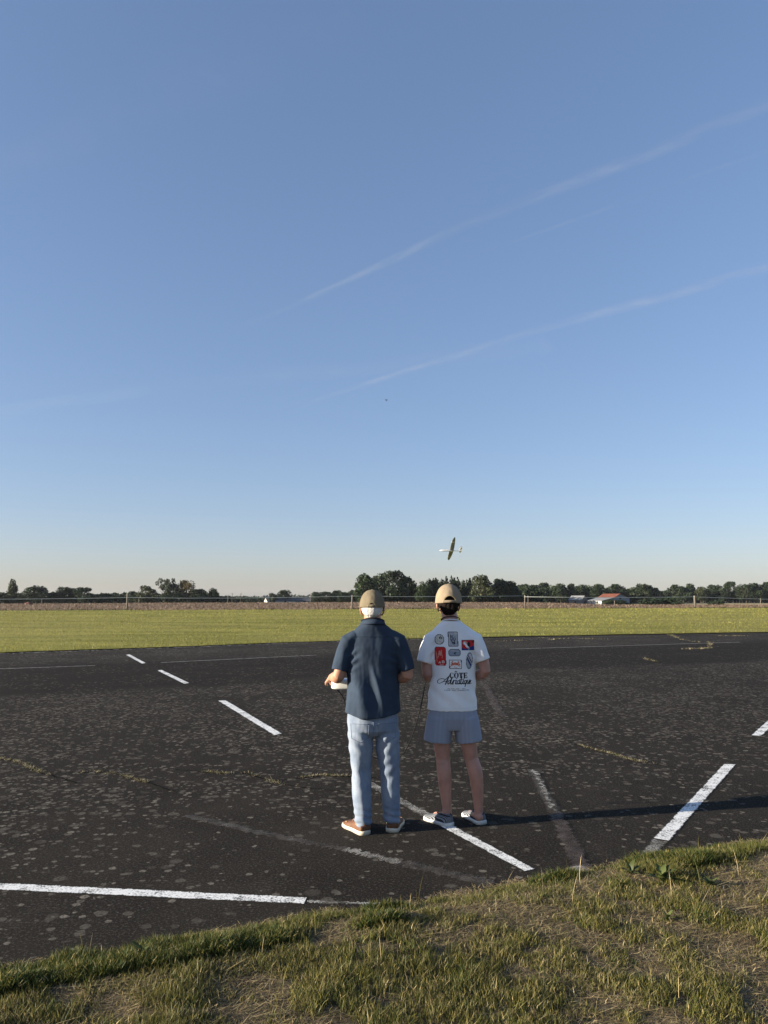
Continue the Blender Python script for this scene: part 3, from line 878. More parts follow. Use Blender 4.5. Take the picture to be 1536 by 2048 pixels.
def contrail(px, w0, w1, alpha, label):
    Z = 9000
    P = [gnd(u, v, Z) for u, v in px]
    V, Fc, UV = [], [], []
    n = len(P); acc = [0]
    for i in range(1, n): acc.append(acc[-1] + (P[i] - P[i - 1]).length)
    sub = 24
    pts = []
    for k in range(sub + 1):
        s = acc[-1] * k / sub; i = max(j for j in range(n) if acc[j] <= s + 1e-6); i = min(i, n - 2)
        t = (s - acc[i]) / (acc[i + 1] - acc[i]); pts.append((P[i].lerp(P[i + 1], t), k / sub))
    d = (pts[-1][0] - pts[0][0]).normalized(); nn = Vector((-d.y, d.x, 0))
    for p, t in pts:
        w = w0 + (w1 - w0) * t
        V += [p + nn * w, p - nn * w]; UV += [(t, 0), (t, 1)]
    for k in range(sub): Fc.append((2 * k, 2 * k + 1, 2 * k + 3, 2 * k + 2))
    o = mk('contrail', V, Fc, M_ice)
    ul = o.data.uv_layers.new(name='UVMap')
    for lp in o.data.loops: ul.data[lp.index].uv = UV[lp.vertex_index]
    o.color = (alpha, 1, 1, 1)
    tag(o, label, 'contrail'); return o
contrail([(330, 718), (470, 660), (700, 560), (900, 463), (1200, 345), (1536, 212), (1700, 145)], 150, 380, .22, 'soft upper contrail slanting up to the right')
contrail([(480, 850), (640, 797), (820, 740), (1050, 668), (1300, 600), (1536, 535), (1700, 492)], 220, 620, .34, 'broad lowest contrail brightening towards the right edge')
contrail([(760, 566), (900, 528), (1150, 440), (1536, 300), (1700, 240)], 60, 130, .09, 'faint thin contrail between the two broader ones')
contrail([(-260, 905), (60, 812), (380, 770), (800, 728), (1100, 690)], 900, 1500, .10, 'broad very faint veil of old contrail low on the left')
contrail([(-300, 470), (100, 300), (420, 150), (700, 20)], 500, 1100, .045, 'barely visible veil of spread contrail at the upper left')
# ------------------------------------------------------------------ people
M_skin_o = mat('tanned skin', (.42, .215, .14), .55, .35, vary=(14, .14), bump=(120, .15, .002), sub=.15)
M_skin_y = mat('young tanned skin', (.43, .225, .165), .5, .35, vary=(14, .12), bump=(120, .12, .002), sub=.15)
M_eye = mat('eye white', (.7, .7, .68), .2, .5)
M_wool = mat('white hair', (.52, .50, .46), .6, .3, bump=(90, .9, .006), vary=(60, .2, (3, 3, .6)))
M_dkhair = mat('dark brown hair', (.014, .010, .008), .9, .08, bump=(90, .9, .006), vary=(60, .4, (3, 3, .6)))
M_shirt = mat('faded navy cotton', (.036, .051, .076), .95, .08, bump=(600, .25, .001), vary=(9, .16))
M_tee = mat('white cotton jersey', (.80, .80, .80), .9, .15, bump=(700, .2, .001), vary=(6, .04))
M_rim = mat('white rib', (.70, .71, .72), .9, .15, bump=(400, .4, .002))
M_cap_o = mat('khaki washed cotton', (.175, .145, .097), .9, .1, bump=(500, .3, .001), vary=(16, .12))
M_cap_y = mat('sand cotton', (.27, .212, .145), .9, .1, bump=(500, .3, .001), vary=(16, .08))
M_seam = mat('khaki stitching', (.24, .19, .115), .9, .1)
M_leather = mat('tan leather', (.135, .060, .030), .6, .3, bump=(150, .3, .002), vary=(20, .25))
M_sole = mat('cream rubber', (.62, .55, .42), .7, .3, vary=(20, .12))
M_sole_w = mat('grey white rubber', (.58, .57, .52), .7, .3, vary=(20, .12))
M_lace = mat('leather lace', (.42, .24, .12), .7, .3)
M_black = mat('black webbing', (.012, .012, .014), .7, .3)
M_strapm = mat('dark brown cord', (.03, .018, .015), .7, .3)

# pale worn jeans
g = NB('pale worn denim')
j1 = g.noise(9, 4, .6); j2 = g.noise(260, 3, .6); zz = g.sep(g.co)
c = g.mix(g.rng(j1, .3, .7), (.17, .212, .285), (.26, .298, .355))
c = g.mix(g.rng(j2, .4, .65, 0, .35), c, (.14, .175, .235))
M_jean = g.base(c, .9, .12, g.bump(j2, .3, .001))
# striped cloth: attribute 'stripe' runs round the leg in metres
def striped(name, period, a, b, duty=.5):
    g = NB(name)
    at_ = g.nt.nodes.new('ShaderNodeAttribute'); at_.attribute_name = 'stripe'
    fr = g.math('FRACT', g.math('DIVIDE', at_.outputs['Fac'], period))
    tri = g.math('ABSOLUTE', g.math('SUBTRACT', fr, .5))
    n = g.noise(300, 3)
    return g.base(g.mix(g.rng(tri, duty * .5 - .07, duty * .5 + .07), a, b), .9, .12, g.bump(n, .25, .001))
M_stripe = striped('striped seersucker', .0090, (.205, .225, .29), (.345, .37, .43), .5)
M_stripe_s = striped('striped shoe canvas', .0055, (.03, .035, .045), (.24, .25, .265), .5)

def set_stripe(o, fn):
    me = o.data; a = me.attributes.new('stripe', 'FLOAT', 'POINT')
    a.data.foreach_set('value', [fn(v.co) for v in me.vertices])

def limb_lip(pts, rad, lip=.035, th=.010, seg=22, ref=(1, 0, 0)):
    """a sleeve or trouser leg whose end is open: the surface turns back inside at the hem"""
    P = [Vector(p) for p in pts]; R = [r if isinstance(r, (tuple, list)) else (r, r) for r in rad]
    d = (P[-2] - P[-1]).normalized()
    P2 = P + [P[-1] - d * .001, P[-1] + d * lip]
    R2 = R + [(R[-1][0] - th, R[-1][1] - th), (R[-1][0] - th, R[-1][1] - th)]
    return tube(P2, R2, seg, ref)

def hand(parts, wrist, fwd, up, side, curl=1.0, grip=False):
    """palm with four bent fingers and a thumb. fwd: wrist to knuckles, up: back of the hand, side: +1 thumb towards fwd x up"""
    f = Vector(fwd).normalized(); u = Vector(up); u = (u - f * u.dot(f)).normalized(); s = f.cross(u) * side
    W = Vector(wrist)
    K = W + f * .085
    parts.append(tube([W - f * .01, W + f * .03, W + f * .065, K], [(.026, .019), (.036, .018), (.041, .016), (.040, .012)], 16, ref=s))
    for k, (off, L, r) in enumerate(((.030, .072, .0098), (.010, .080, .0102), (-.011, .074, .0098), (-.031, .058, .0088))):
        b = K + s * off - f * .012
        a, p, pts, rr = 0.0, b, [b - f * .02, b], [r * 1.02, r * 1.05]
        for seg_, bend in ((.44, .55), (.31, .8), (.25, .6)):
            a += bend * curl
            p = p + (f * math.cos(a) - u * math.sin(a)) * (L * seg_); pts.append(p); rr.append(r * (1.0 - .1 * len(pts) / 5))
        parts.append(tube(pts, rr, 10, ref=s)); parts.append(ball(pts[-1], rr[-1], 10, 6))
    t0 = W + f * .022 + s * .026 - u * .004
    t1 = t0 + (f * .55 + s * .75 - u * .25).normalized() * .036
    t2 = t1 + (f * .9 + s * .25 - u * .35).normalized() * .032
    t3 = t2 + (f * .9 - s * .15 - u * .4).normalized() * .024
    parts.append(tube([t0 - f * .01 - s * .012, t0, t1, t2, t3], [.014, .0145, .0125, .011, .0085], 10, ref=u)); parts.append(ball(t3, .0085, 10, 6))

def head_parts(cx, cy, cz, k=1.0, neck=((0, 0, 1.48), (0, .02, 1.58)), nr=(.066, .060)):
    """skull, jaw, nose, brows, lips, ears; the face looks along +y"""
    p = []
    c = Vector((cx, cy, cz))
    p.append(ball(c + Vector((0, -.012, .035)) * k, (.077 * k, .096 * k, .088 * k)))
    p.append(ball(c + Vector((0, .022, -.030)) * k, (.066 * k, .074 * k, .082 * k)))
    p.append(ball(c + Vector((0, .055, -.088)) * k, (.036 * k, .034 * k, .026 * k)))
    p.append(tube([c + Vector((0, .085, .005)) * k, c + Vector((0, .103, -.018)) * k, c + Vector((0, .112, -.036)) * k, c + Vector((0, .09, -.044)) * k], [.008 * k, .011 * k, .014 * k, .010 * k], 10))
    p.append(tube([c + Vector((-.052, .068, .020)) * k, c + Vector((-.02, .087, .024)) * k, c + Vector((.02, .087, .024)) * k, c + Vector((.052, .068, .020)) * k], [.008 * k, .010 * k, .010 * k, .008 * k], 8, ref=(0, 0, 1)))
    for dz in (-.060, -.070):
        p.append(tube([c + Vector((-.024, .082, dz)) * k, c + Vector((0, .091, dz + .002)) * k, c + Vector((.024, .082, dz)) * k], [.004 * k, .007 * k, .004 * k], 8, ref=(0, 0, 1)))
    for sg in (-1, 1):
        e = c + Vector((sg * .081, -.008, -.020)) * k
        p.append(tube([e + Vector((sg * -.006, .012, -.030)) * k, e + Vector((sg * .004, .002, -.012)) * k, e + Vector((sg * .010, -.008, .012)) * k, e + Vector((sg * .008, .002, .032)) * k],
                      [(.006 * k, .010 * k), (.007 * k, .015 * k), (.007 * k, .019 * k), (.006 * k, .013 * k)], 12))
    a, b = Vector(neck[0]), Vector(neck[1])
    p.append(tube([a - Vector((0, 0, .06)), a, b, b + Vector((0, .004, .05))], [(nr[0] * 1.25, nr[0] * 1.1), (nr[0] * 1.06, nr[0]), nr[1], nr[1] * .92], 20))
    return p

def cap(person, cx, cy, zr, rx, ry, rz, m, tilt, open_w, open_h, mseam, label, strap_z=.0):
    """baseball cap: six panels, button, visor to the front, arched opening and strap at the back"""
    R = Matrix.Rotation(tilt, 3, 'X'); C0 = Vector((cx, cy, zr))
    NU, NV = 96, 34
    V, Fc = [], []
    def pt(a, t, grow=0.0):
        # t 0 top .. 1 rim ; slight flat top and steep sides
        ph = t * math.pi * .5
        r = math.sin(ph) ** .86; z = math.cos(ph) ** .92
        seam = -.0016 * max(0, 1 - abs(((a / (math.pi / 3)) + .5) % 1 - .5) * 14)
        wob = .0022 * noise.noise((math.cos(a) * 4, math.sin(a) * 4, t * 5 + zr))
        q = Vector(((rx + seam + wob + grow) * r * math.cos(a), (ry + seam + wob + grow) * r * math.sin(a), (rz + grow) * z))
        return C0 + R @ q
    for j in range(NV + 1):
        for i in range(NU): V.append(pt(2 * math.pi * i / NU + math.pi / 2, j / NV))
    for j in range(NV):
        for i in range(NU):
            a = ((i + .5) / NU) * 2 * math.pi            # 0 front, pi back
            db = abs(a - math.pi) * rx                    # metres from the back centre line along the rim
            zz = rz * (math.cos((j + .5) / NV * math.pi / 2) ** .92)
            if db < open_w and zz < open_h * math.sqrt(max(0, 1 - (db / open_w) ** 2)): continue
            Fc.append((j * NU + i, (j + 1) * NU + i, (j + 1) * NU + (i + 1) % NU, j * NU + (i + 1) % NU))
    o = mk('cap', V, Fc, m, person, True)
    sd = o.modifiers.new('thickness', 'SOLIDIFY'); sd.thickness = .003; sd.offset = 1
    if label: o['label'] = label
    b = mk('button', *ball(C0 + R @ Vector((0, 0, rz + .002)), (.008, .008, .005), 10, 6), m, o, True)
    # edge binding of the opening and the strap across it
    arch = []
    for k in range(15):
        q = math.pi * k / 14
        da = math.cos(q) * open_w / rx; zz = open_h * math.sin(q)
        t = math.acos(min(1, (max(0, zz) / rz)) ** (1 / .92)) / (math.pi / 2)
        arch.append(pt(math.pi * 1.5 + da, t, .003))
    mk('seam', *tube(arch, .003, 6, ref=(0, 1, 0)), mseam, o, True)
    st = [pt(math.pi * 1.5 + d * open_w * 1.25 / rx, .985, .004) for d in np.linspace(-1, 1, 11)]
    V2, F2 = [], []
    for q in st: V2 += [q + Vector((0, 0, -.003)), q + Vector((0, 0, .016))]
    for k in range(10): F2.append((2 * k, 2 * k + 2, 2 * k + 3, 2 * k + 1))
    s2 = mk('strap', V2, F2, m, o, True); sd = s2.modifiers.new('thickness', 'SOLIDIFY'); sd.thickness = .003
    # centre back seam
    mk('seam', *tube([pt(math.pi * 1.5, t, .0012) for t in np.linspace(.04, 1 if open_h < .01 else math.acos((open_h / rz) ** (1 / .92)) / (math.pi / 2), 10)], .0022, 6), mseam, o, True)
    # eyelets
    for a in (math.pi * 1.5 - .55, math.pi * 1.5 + .55): mk('eyelet', *ball(pt(a, .48, .002), .0035, 8, 6), mseam, o, True)
    # visor
    V3, F3 = [], []
    for i in range(25):
        a = math.pi / 2 + (i / 24 - .5) * 2.1
        inner = pt(a, .985, .001); s = math.cos((i / 24 - .5) * math.pi) ** .6
        d = Vector((math.cos(a) * .35, 1, -.22)).normalized()
        for k in range(5):
            q = k / 4; V3.append(inner + d * (.072 * s * q) + Vector((0, 0, -.012 * q * q - .020 * abs(i / 24 - .5) * q)))
    for i in range(24):
        for k in range(4): F3.append((i * 5 + k, i * 5 + k + 1, (i + 1) * 5 + k + 1, (i + 1) * 5 + k))
    v = mk('visor', V3, F3, m, o, True); sd = v.modifiers.new('thickness', 'SOLIDIFY'); sd.thickness = .004
    return o

def shoe(person, x, y, rz, L, W, m, msole, kind, label=None):
    """heel at (x, y), pointing along rz from +y"""
    R = Matrix.Rotation(rz, 3, 'Z'); B = Vector((x, y, 0))
    st = np.linspace(0, 1, 22)
    def width(t): return W * (.36 + .10 * math.sin(min(1, t * 3.2) * math.pi / 2) + .12 * math.exp(-((t - .70) / .20) ** 2)) * (1 if t < .86 else math.sqrt(max(.02, 1 - ((t - .86) / .145) ** 2))) * (1 if t > .08 else math.sqrt(max(.05, 1 - ((.08 - t) / .085) ** 2)))
    def top(t): return (.082 - .012 * t if t < .42 else .077 - .036 * min(1, (t - .42) / .42)) * (1 if t < .9 else 1 - .45 * ((t - .9) / .1) ** 2)
    NK = 20
    def loft(z0, grow, topf, flat):
        V, Fc = [], []
        for t in st:
            w = width(t) + grow; zt = topf(t)
            y_ = (t - .5) * (L + 2 * grow) + L * .5
            for k in range(NK):
                a = math.pi * k / (NK - 1)
                cx_ = math.copysign(abs(math.cos(a)) ** (.35 if flat else .62), math.cos(a)) * w
                cz_ = z0 + (zt - z0) * math.sin(a) ** (.35 if flat else .75)
                V.append(B + R @ Vector((cx_ + .006 * math.sin(t * 3) * (1 if rz > 0 else -1), y_, cz_)))
        n = len(st)
        for i in range(n - 1):
            for k in range(NK - 1):
                Fc.append((i * NK + k, (i + 1) * NK + k, (i + 1) * NK + k + 1, i * NK + k + 1))
            Fc.append((i * NK + NK - 1, (i + 1) * NK + NK - 1, (i + 1) * NK, i * NK))
        Fc.append(tuple(range(NK))); Fc.append(tuple((n - 1) * NK + k for k in range(NK - 1, -1, -1)))
        return V, Fc
    V, Fc = loft(.014, 0, top, False)
    o = mk('shoe', V, Fc, m, person, True)
    if label: o['label'] = label
    V2, F2 = loft(.0, .005, lambda t: .027 + .004 * (1 - t), True)
    mk('sole', V2, F2, msole, o, True)
    P = lambda lx, t, z: B + R @ Vector((lx, t * L, z))
    if kind == 'boat':
        # raised moccasin seam, collar lace and bow
        mk('seam', *tube([P(math.cos(q) * width(.72) * .72, .70 + .2 * math.sin(q), top(.70 + .2 * math.sin(q)) * .93) for q in np.linspace(0, math.pi, 13)], .003, 6), M_lace, o, True)
        mk('lace', *tube([P(math.cos(q) * width(.2) * .98, .22 - .21 * math.sin(q), .066) for q in np.linspace(-.2, math.pi + .2, 19)], .0032, 6, ref=(0, 0, 1)), M_lace, o, True)
        for sg in (-1, 1):
            mk('lace', *tube([P(0, .50, .076), P(sg * .016, .53, .080), P(sg * .028, .50, .072), P(sg * .008, .49, .074)], .0028, 6), M_lace, o, True)
        mk('heel_patch', *tube([P(math.cos(q) * width(.08) * 1.03, .05 - .055 * math.sin(q), .048) for q in np.linspace(.35, math.pi - .35, 11)], [(.003, .018)] * 11, 8, ref=(0, 1, 0)), M_leather, o, True)
    else:
        mk('collar_trim', *tube([P(math.cos(q) * width(.25) * .80, .25 - .24 * math.sin(q) if math.sin(q) > 0 else .25 - .26 * math.sin(q), .079 + .004 * math.cos(q * 2)) for q in np.linspace(0, 2 * math.pi, 25)], .0042, 6, ref=(0, 0, 1)), M_black, o, True)
        Ri = R.inverted()
        set_stripe(o, lambda co: (Ri @ (co - B)).x if (Ri @ (co - B)).y > .05 else (Ri @ (co - B)).x)
    return o

def conform(name, target, px, D, inside, cells, m, parent, off=.0016, label=None):
    """flat print: a fine sheet of cells laid on the cloth. px: box in photo pixels; inside(u, v) -> material index or None"""
    bm = bmesh.new(); bm.from_mesh(target.data); bt = BVHTree.FromBMesh(bm); bm.free()
    u0, v0, u1, v1 = px
    nx, ny = cells
    off_p = parent.location if parent.parent is None else parent.parent.location
    org = off_p if isinstance(off_p, Vector) else Vector(off_p)
    idx, V, Fc, MI = {}, [], [], []
    def vert(i, j):
        if (i, j) in idx: return idx[(i, j)]
        p = at(u0 + (u1 - u0) * i / nx, v0 + (v1 - v0) * j / ny, D) - org
        h = bt.ray_cast(Vector((p.x, -1.0, p.z)), Vector((0, 1, 0)))
        if h[0] is None: idx[(i, j)] = None; return None
        idx[(i, j)] = len(V); V.append(h[0] + h[1] * off); return idx[(i, j)]
    for j in range(ny):
        for i in range(nx):
            k = inside(u0 + (u1 - u0) * (i + .5) / nx, v0 + (v1 - v0) * (j + .5) / ny)
            if k is None: continue
            q = [vert(i, j), vert(i, j + 1), vert(i + 1, j + 1), vert(i + 1, j)]
            if None in q: continue
            Fc.append(tuple(q)); MI.append(k)
    me = bpy.data.meshes.new(name); me.from_pydata([tuple(v) for v in V], [], Fc)
    o = link(name, me, parent, m)
    me.polygons.foreach_set('material_index', MI); me.polygons.foreach_set('use_smooth', [True] * len(MI)); me.update()
    if label: o['label'] = label
    return o

# ------------------------------------------------------------------ the older man
OX, OY = -.08, 5.785
old = empty('person', (OX, OY, 0), 0, 'older man in khaki cap, navy short sleeved shirt and pale jeans holding a white transmitter', 'person')
TXO = Vector((-.195, .265, 1.048))                   # his transmitter, in his own frame
P = head_parts(-.010, .035, 1.640, 1.0, ((-.004, -.012, 1.49), (-.008, .012, 1.57)), (.070, .066))
# trunk
P.append(rings([(-.004, .01, .82, .165, .105, 2.3), (-.004, .015, .95, .172, .115, 2.3), (-.003, .02, 1.1, .172, .12, 2.3), (-.002, .01, 1.28, .172, .11, 2.3), (0, 0, 1.40, .165, .09, 2.2), (0, -.01, 1.46, .12, .07, 2), (0, -.012, 1.50, .07, .062, 2)], 24))
# legs, feet
P.append(tube([(-.085, .01, .86), (-.092, .005, .62), (-.085, .01, .45), (-.08, -.005, .30), (-.07, .0, .10), (-.07, .0, .06)], [.088, .078, .058, .056, .040, .040], 18))
P.append(tube([(.09, .02, .86), (.108, .03, .62), (.122, .046, .42), (.132, .046, .30), (.137, .062, .10), (.137, .062, .06)], [.088, .078, .058, .056, .040, .040], 18))
P.append(tube([(-.07, -.02, .06), (-.14, .12, .04)], [.034, .028], 12)); P.append(tube([(.137, .035, .06), (.15, .18, .04)], [.034, .028], 12))
# arms
LW = Vector((-.330, .185, 1.105)); RW = Vector((.03, .215, 1.095))
P.append(tube([(-.15, -.005, 1.42), (-.20, -.01, 1.37), (-.228, -.02, 1.27), (-.247, -.035, 1.18), (-.258, -.042, 1.145), (-.268, -.010, 1.130), (-.300, .08, 1.118), LW], [.058, .055, .050, .046, .045, .046, .040, .028], 18))
P.append(tube([(.15, -.005, 1.42), (.20, -.01, 1.37), (.232, -.02, 1.27), (.252, -.035, 1.18), (.258, -.040, 1.145), (.238, .0, 1.125), (.14, .12, 1.10), RW], [.058, .055, .050, .046, .045, .046, .040, .028], 18))
hand(P, LW + Vector((-.004, .004, 0)), (-.05, .98, -.10), (-.55, .15, .85), -1, .95)
hand(P, RW + Vector((-.004, .004, 0)), (-.30, .93, -.10), (.45, .15, .85), 1, .95)
def twist(co, no):
    out = co.copy()
    k = np.clip((co[:, 2] - .50) / .25, 0, 1) * np.clip((1.58 - co[:, 2]) / .1, 0, 1) * np.clip((.07 - co[:, 1]) / .05, 0, 1)
    out[:, 1] += .13 * co[:, 0] * k
    return out
fuse('body', P, .0055, 2, M_skin_o, old, twist)
for sg in (-1, 1): mk('eye', *ball((-.010 + sg * .031, .035 + .076, 1.640 + .004), .0125, 12, 8), M_eye, old, True)
# white hair below the cap
def hair_disp(sx, amp, seed):
    def f(co, no):
        return co + no * (amp * pn(co, sx, sx, sx * .35, seed))[:, None]
    return f
hp_ = [ball((-.010, .012, 1.650), (.0835, .096, .082)), tube([(-.010, -.055, 1.64), (-.010, -.058, 1.60), (-.010, -.048, 1.578)], [(.066, .035), (.056, .028), (.034, .016)], 16)]
hr = fuse('hair', hp_, .006, 2, M_wool, old, hair_disp(55, .0035, 1))
bm = bmesh.new(); bm.from_mesh(hr.data)
kill = [f for f in bm.faces if f.calc_center_median().y > .045 + .0 or f.calc_center_median().z > 1.70]
bmesh.ops.delete(bm, geom=kill, context='FACES'); bm.to_mesh(hr.data); bm.free()
cap(old, -.010, .018, 1.648, .0955, .112, .135, M_cap_o, math.radians(-3), .030, .034, M_seam, None)

# shirt
def fold_shirt(co, no):
    x, y, z = co[:, 0], co[:, 1], co[:, 2]
    arm = np.clip((np.abs(x + .002) - .185) / .04, 0, 1)
    d = .0070 * pn(co, 8, 6, 1.8, 2) * np.clip((1.42 - z) / .2, 0, 1)
    d += .0026 * pn(co, 24, 16, 5, 3) + .0010 * pn(co, 50, 50, 26, 6)
    # slanting folds falling from the left shoulder blade towards the right hip
    s = x * 1.0 + (z - 1.1) * .42
    d += .0075 * np.sin(s * 30 + 2 * pn(co, 4, 4, 2, 9)) * np.exp(-((z - 1.08) / .17) ** 2) * (y < 0)
    # hollow of the spine and pulled cloth under the arms
    d += .016 * np.exp(-(((x - .035) + (z - 1.06) * .30) / .020) ** 2) * np.exp(-((z - 1.07) / .13) ** 2) * (y < 0)
    d += .010 * np.exp(-(((x + .09) + (z - 1.0) * .1) / .05) ** 2) * np.exp(-((z - .97) / .10) ** 2) * (y < 0)
    d -= .014 * np.exp(-((x + .005) / .045) ** 2) * np.exp(-((z - 1.12) / .20) ** 2) * (y < 0)
    d += .007 * np.sin((z + x * .6 * np.sign(x)) * 95) * np.exp(-((np.abs(x) - .15) / .035) ** 2) * np.exp(-((z - 1.27) / .08) ** 2)
    out = co + no * d[:, None]
    # shirt tail: longer at the back
    low = np.clip((.95 - z) / .12, 0, 1)
    out[:, 2] -= low * (.052 * (1 - (x / .21) ** 2) * np.where(y < 0, 1, .5) - .006 - .003 * pn(co, 7, 7, 0, 5))
    out[:, 1] += .13 * out[:, 0]
    return out
S = []
S.append(rings([(-.002, .013, .868, .211, .160, 2.12), (-.002, .013, .90, .207, .158, 2.12), (-.001, .016, 1.0, .200, .152, 2.12), (0, .018, 1.12, .196, .143, 2.12), (0, .008, 1.26, .203, .130, 2.12), (0, .0, 1.35, .208, .116, 2.12),
                (0, -.004, 1.42, .198, .098, 2.12), (0, -.010, 1.465, .162, .084, 2.2), (-.002, -.013, 1.505, .118, .078, 2.1), (-.004, -.012, 1.535, .082, .076, 2)], 36))
S.append(limb_lip([(-.13, -.004, 1.425), (-.188, -.008, 1.395), (-.220, -.014, 1.31), (-.243, -.022, 1.235), (-.254, -.026, 1.180)], [(.060, .078), (.066, .082), (.064, .076), (.062, .072), (.064, .072)], .05, .011))
S.append(limb_lip([(.13, -.004, 1.425), (.188, -.008, 1.395), (.222, -.014, 1.31), (.247, -.022, 1.235), (.260, -.026, 1.180)], [(.060, .078), (.066, .082), (.063, .076), (.060, .070), (.060, .070)], .05, .011))
shirt = fuse('shirt', S, .0065, 3, M_shirt, old, fold_shirt)
# collar, yoke seam, hem seams
V, Fc = [], []
for k in range(29):
    a = -math.pi / 2 + (k / 28 - .5) * 2 * math.pi * .86
    for (r_, z_) in ((.074, 1.530), (.0745, 1.562), (.079, 1.566), (.090, 1.545), (.096, 1.528)):
        V.append((-.005 + math.cos(a) * r_ * 1.03, -.008 + math.sin(a) * r_ * 1.02, z_ - .016 * (math.sin(a) + 1) * .5))
for k in range(28):
    for q in range(4): Fc.append((k * 5 + q, k * 5 + q + 1, (k + 1) * 5 + q + 1, (k + 1) * 5 + q))
cl = mk('collar', V, Fc, M_shirt, shirt, True); sd = cl.modifiers.new('thickness', 'SOLIDIFY'); sd.thickness = .003
def on_surface(target, pts, off=.001):
    bm = bmesh.new(); bm.from_mesh(target.data); bt = BVHTree.FromBMesh(bm); bm.free(); out = []
    for x, z in pts:
        h = bt.ray_cast(Vector((x, -1, z)), Vector((0, 1, 0)))
        if h[0] is not None: out.append(h[0] + h[1] * off)
    return out
mk('yoke_seam', *tube(on_surface(shirt, [(x, 1.435 + .0 * x) for x in np.linspace(-.165, .165, 40)]), .0020, 6, ref=(0, 0, 1)), M_shirt, shirt, True)

# jeans
def fold_jean(co, no):
    x, y, z = co[:, 0], co[:, 1], co[:, 2]
    d = .003 * pn(co, 14, 14, 6, 1) + .0012 * pn(co, 40, 40, 22, 2)
    left = x < .02
    # bunching above the shoes and at the knees, drag lines under the seat
    d += .0050 * np.sin(z * 120 + x * 30 + 3 * pn(co, 9, 9, 5, 3)) * np.clip((.24 - z) / .16, 0, 1)
    d += .0030 * np.sin(z * 62 + np.where(left, 1, -1) * x * 60 + 2.5 * pn(co, 7, 7, 4, 4)) * np.exp(-((z - .46) / .11) ** 2)
    d += .0042 * np.sin((z - np.abs(x - .01) * 1.1) * 55 + 2 * pn(co, 5, 5, 3, 8)) * np.exp(-((z - .66) / .09) ** 2)
    d += .007 * pn(co, 9, 9, 3, 6)
    d += .008 * np.exp(-((x + .115 - (.46 - z) * .12) / .030) ** 2) * np.exp(-((z - .40) / .22) ** 2) * (y < 0)
    d -= .007 * np.exp(-((x + .07) / .03) ** 2) * np.exp(-((z - .42) / .10) ** 2) * (y < 0)
    out = co + no * d[:, None]
    out[:, 1] += .13 * out[:, 0] * np.clip((out[:, 2] - .50) / .25, 0, 1)
    return out
J = []
J.append(rings([(-.003, .012, .955, .170, .110, 2.1), (-.003, .010, .88, .186, .122, 2.1), (-.002, .006, .80, .194, .130, 2.2), (-.001, .006, .74, .190, .118, 2.6), (0, .008, .705, .175, .088, 2.6)], 36))
J.append(limb_lip([(-.096, .014, .80), (-.098, .006, .70), (-.095, .004, .60), (-.086, .012, .44), (-.085, .002, .28), (-.074, -.004, .13), (-.071, -.004, .055)], [(.090, .106), (.097, .110), (.092, .098), (.077, .080), (.075, .080), (.067, .074), (.064, .074)], .03, .010))
J.append(limb_lip([(.096, .020, .80), (.106, .018, .70), (.110, .028, .60), (.126, .046, .40), (.130, .046, .26), (.136, .058, .13), (.137, .058, .060)], [(.090, .106), (.092, .110), (.090, .098), (.072, .080), (.068, .078), (.064, .072), (.062, .072)], .03, .010))
jeans = fuse('jeans', J, .0065, 3, M_jean, old, fold_jean)
M_jean2 = mat('denim stitching', (.16, .19, .25), .9, .1)
for cx_ in (-.098, .103):
    def pk(u, v, cx_=cx_):
        return 0
    p0 = at(768, 1194, OY)
    x0, x1, zt, zb = cx_ - .068, cx_ + .068, .800, .665
    loop = [(x0, zt), (x1, zt), (x1 - .006, zb + .03), (cx_, zb), (x0 + .006, zb + .03), (x0, zt)]
    dense = []
    for a, b in zip(loop[:-1], loop[1:]):
        for k in range(10): dense.append((a[0] + (b[0] - a[0]) * k / 10, a[1] + (b[1] - a[1]) * k / 10))
    dense.append(loop[-1])
    mk('back_pocket', *tube(on_surface(jeans, dense, .0005), .0020, 5, ref=(0, 0, 1)), M_jean2, jeans, True)
# seat seam and outer side seams
mk('seam', *tube(on_surface(jeans, [(.003, z) for z in np.linspace(.83, .715, 16)], .0004), .0018, 5), M_jean2, jeans, True)
shoe(old, -.052, -.068, math.radians(31), .30, .108, M_leather, M_sole, 'boat', 'tan leather boat shoe turned outwards')
shoe(old, .140, -.010, math.radians(-9), .30, .108, M_leather, M_sole, 'boat')

# ------------------------------------------------------------------ the younger man
YX, YY = .585, 5.99
yng = empty('person', (YX, YY, 0), 0, 'young man in sand cap, white printed t-shirt and striped shorts standing on the white line', 'person')
P = head_parts(-.073, .030, 1.668, 1.0, ((-.058, -.010, 1.50), (-.066, .010, 1.59)), (.066, .060))
P.append(rings([(-.05, .0, .84, .150, .10, 2.3), (-.05, .0, .95, .150, .10, 2.3), (-.046, .0, 1.1, .145, .10, 2.3), (-.042, .0, 1.28, .150, .10, 2.3), (-.042, 0, 1.40, .152, .082, 2.2), (-.046, -.008, 1.47, .11, .066, 2), (-.055, -.010, 1.52, .066, .06, 2)], 24))
P.append(tube([(-.125, .0, .86), (-.140, .0, .66), (-.135, -.002, .56), (-.128, .004, .485), (-.122, -.012, .40), (-.118, -.014, .345), (-.110, -.004, .22), (-.100, .004, .125), (-.099, .006, .05)], [.085, .070, .060, .053, .056, .054, .043, .035, .036], 20))
P.append(tube([(.03, .0, .86), (.062, .0, .66), (.078, -.002, .56), (.092, .004, .485), (.118, -.012, .40), (.126, -.014, .345), (.138, -.002, .22), (.143, .006, .125), (.144, .010, .05)], [.085, .070, .060, .053, .056, .054, .043, .035, .036], 20))
P.append(ball((-.099, -.012, .055), (.033, .035, .032), 14, 10)); P.append(ball((.145, -.008, .055), (.033, .035, .032), 14, 10))
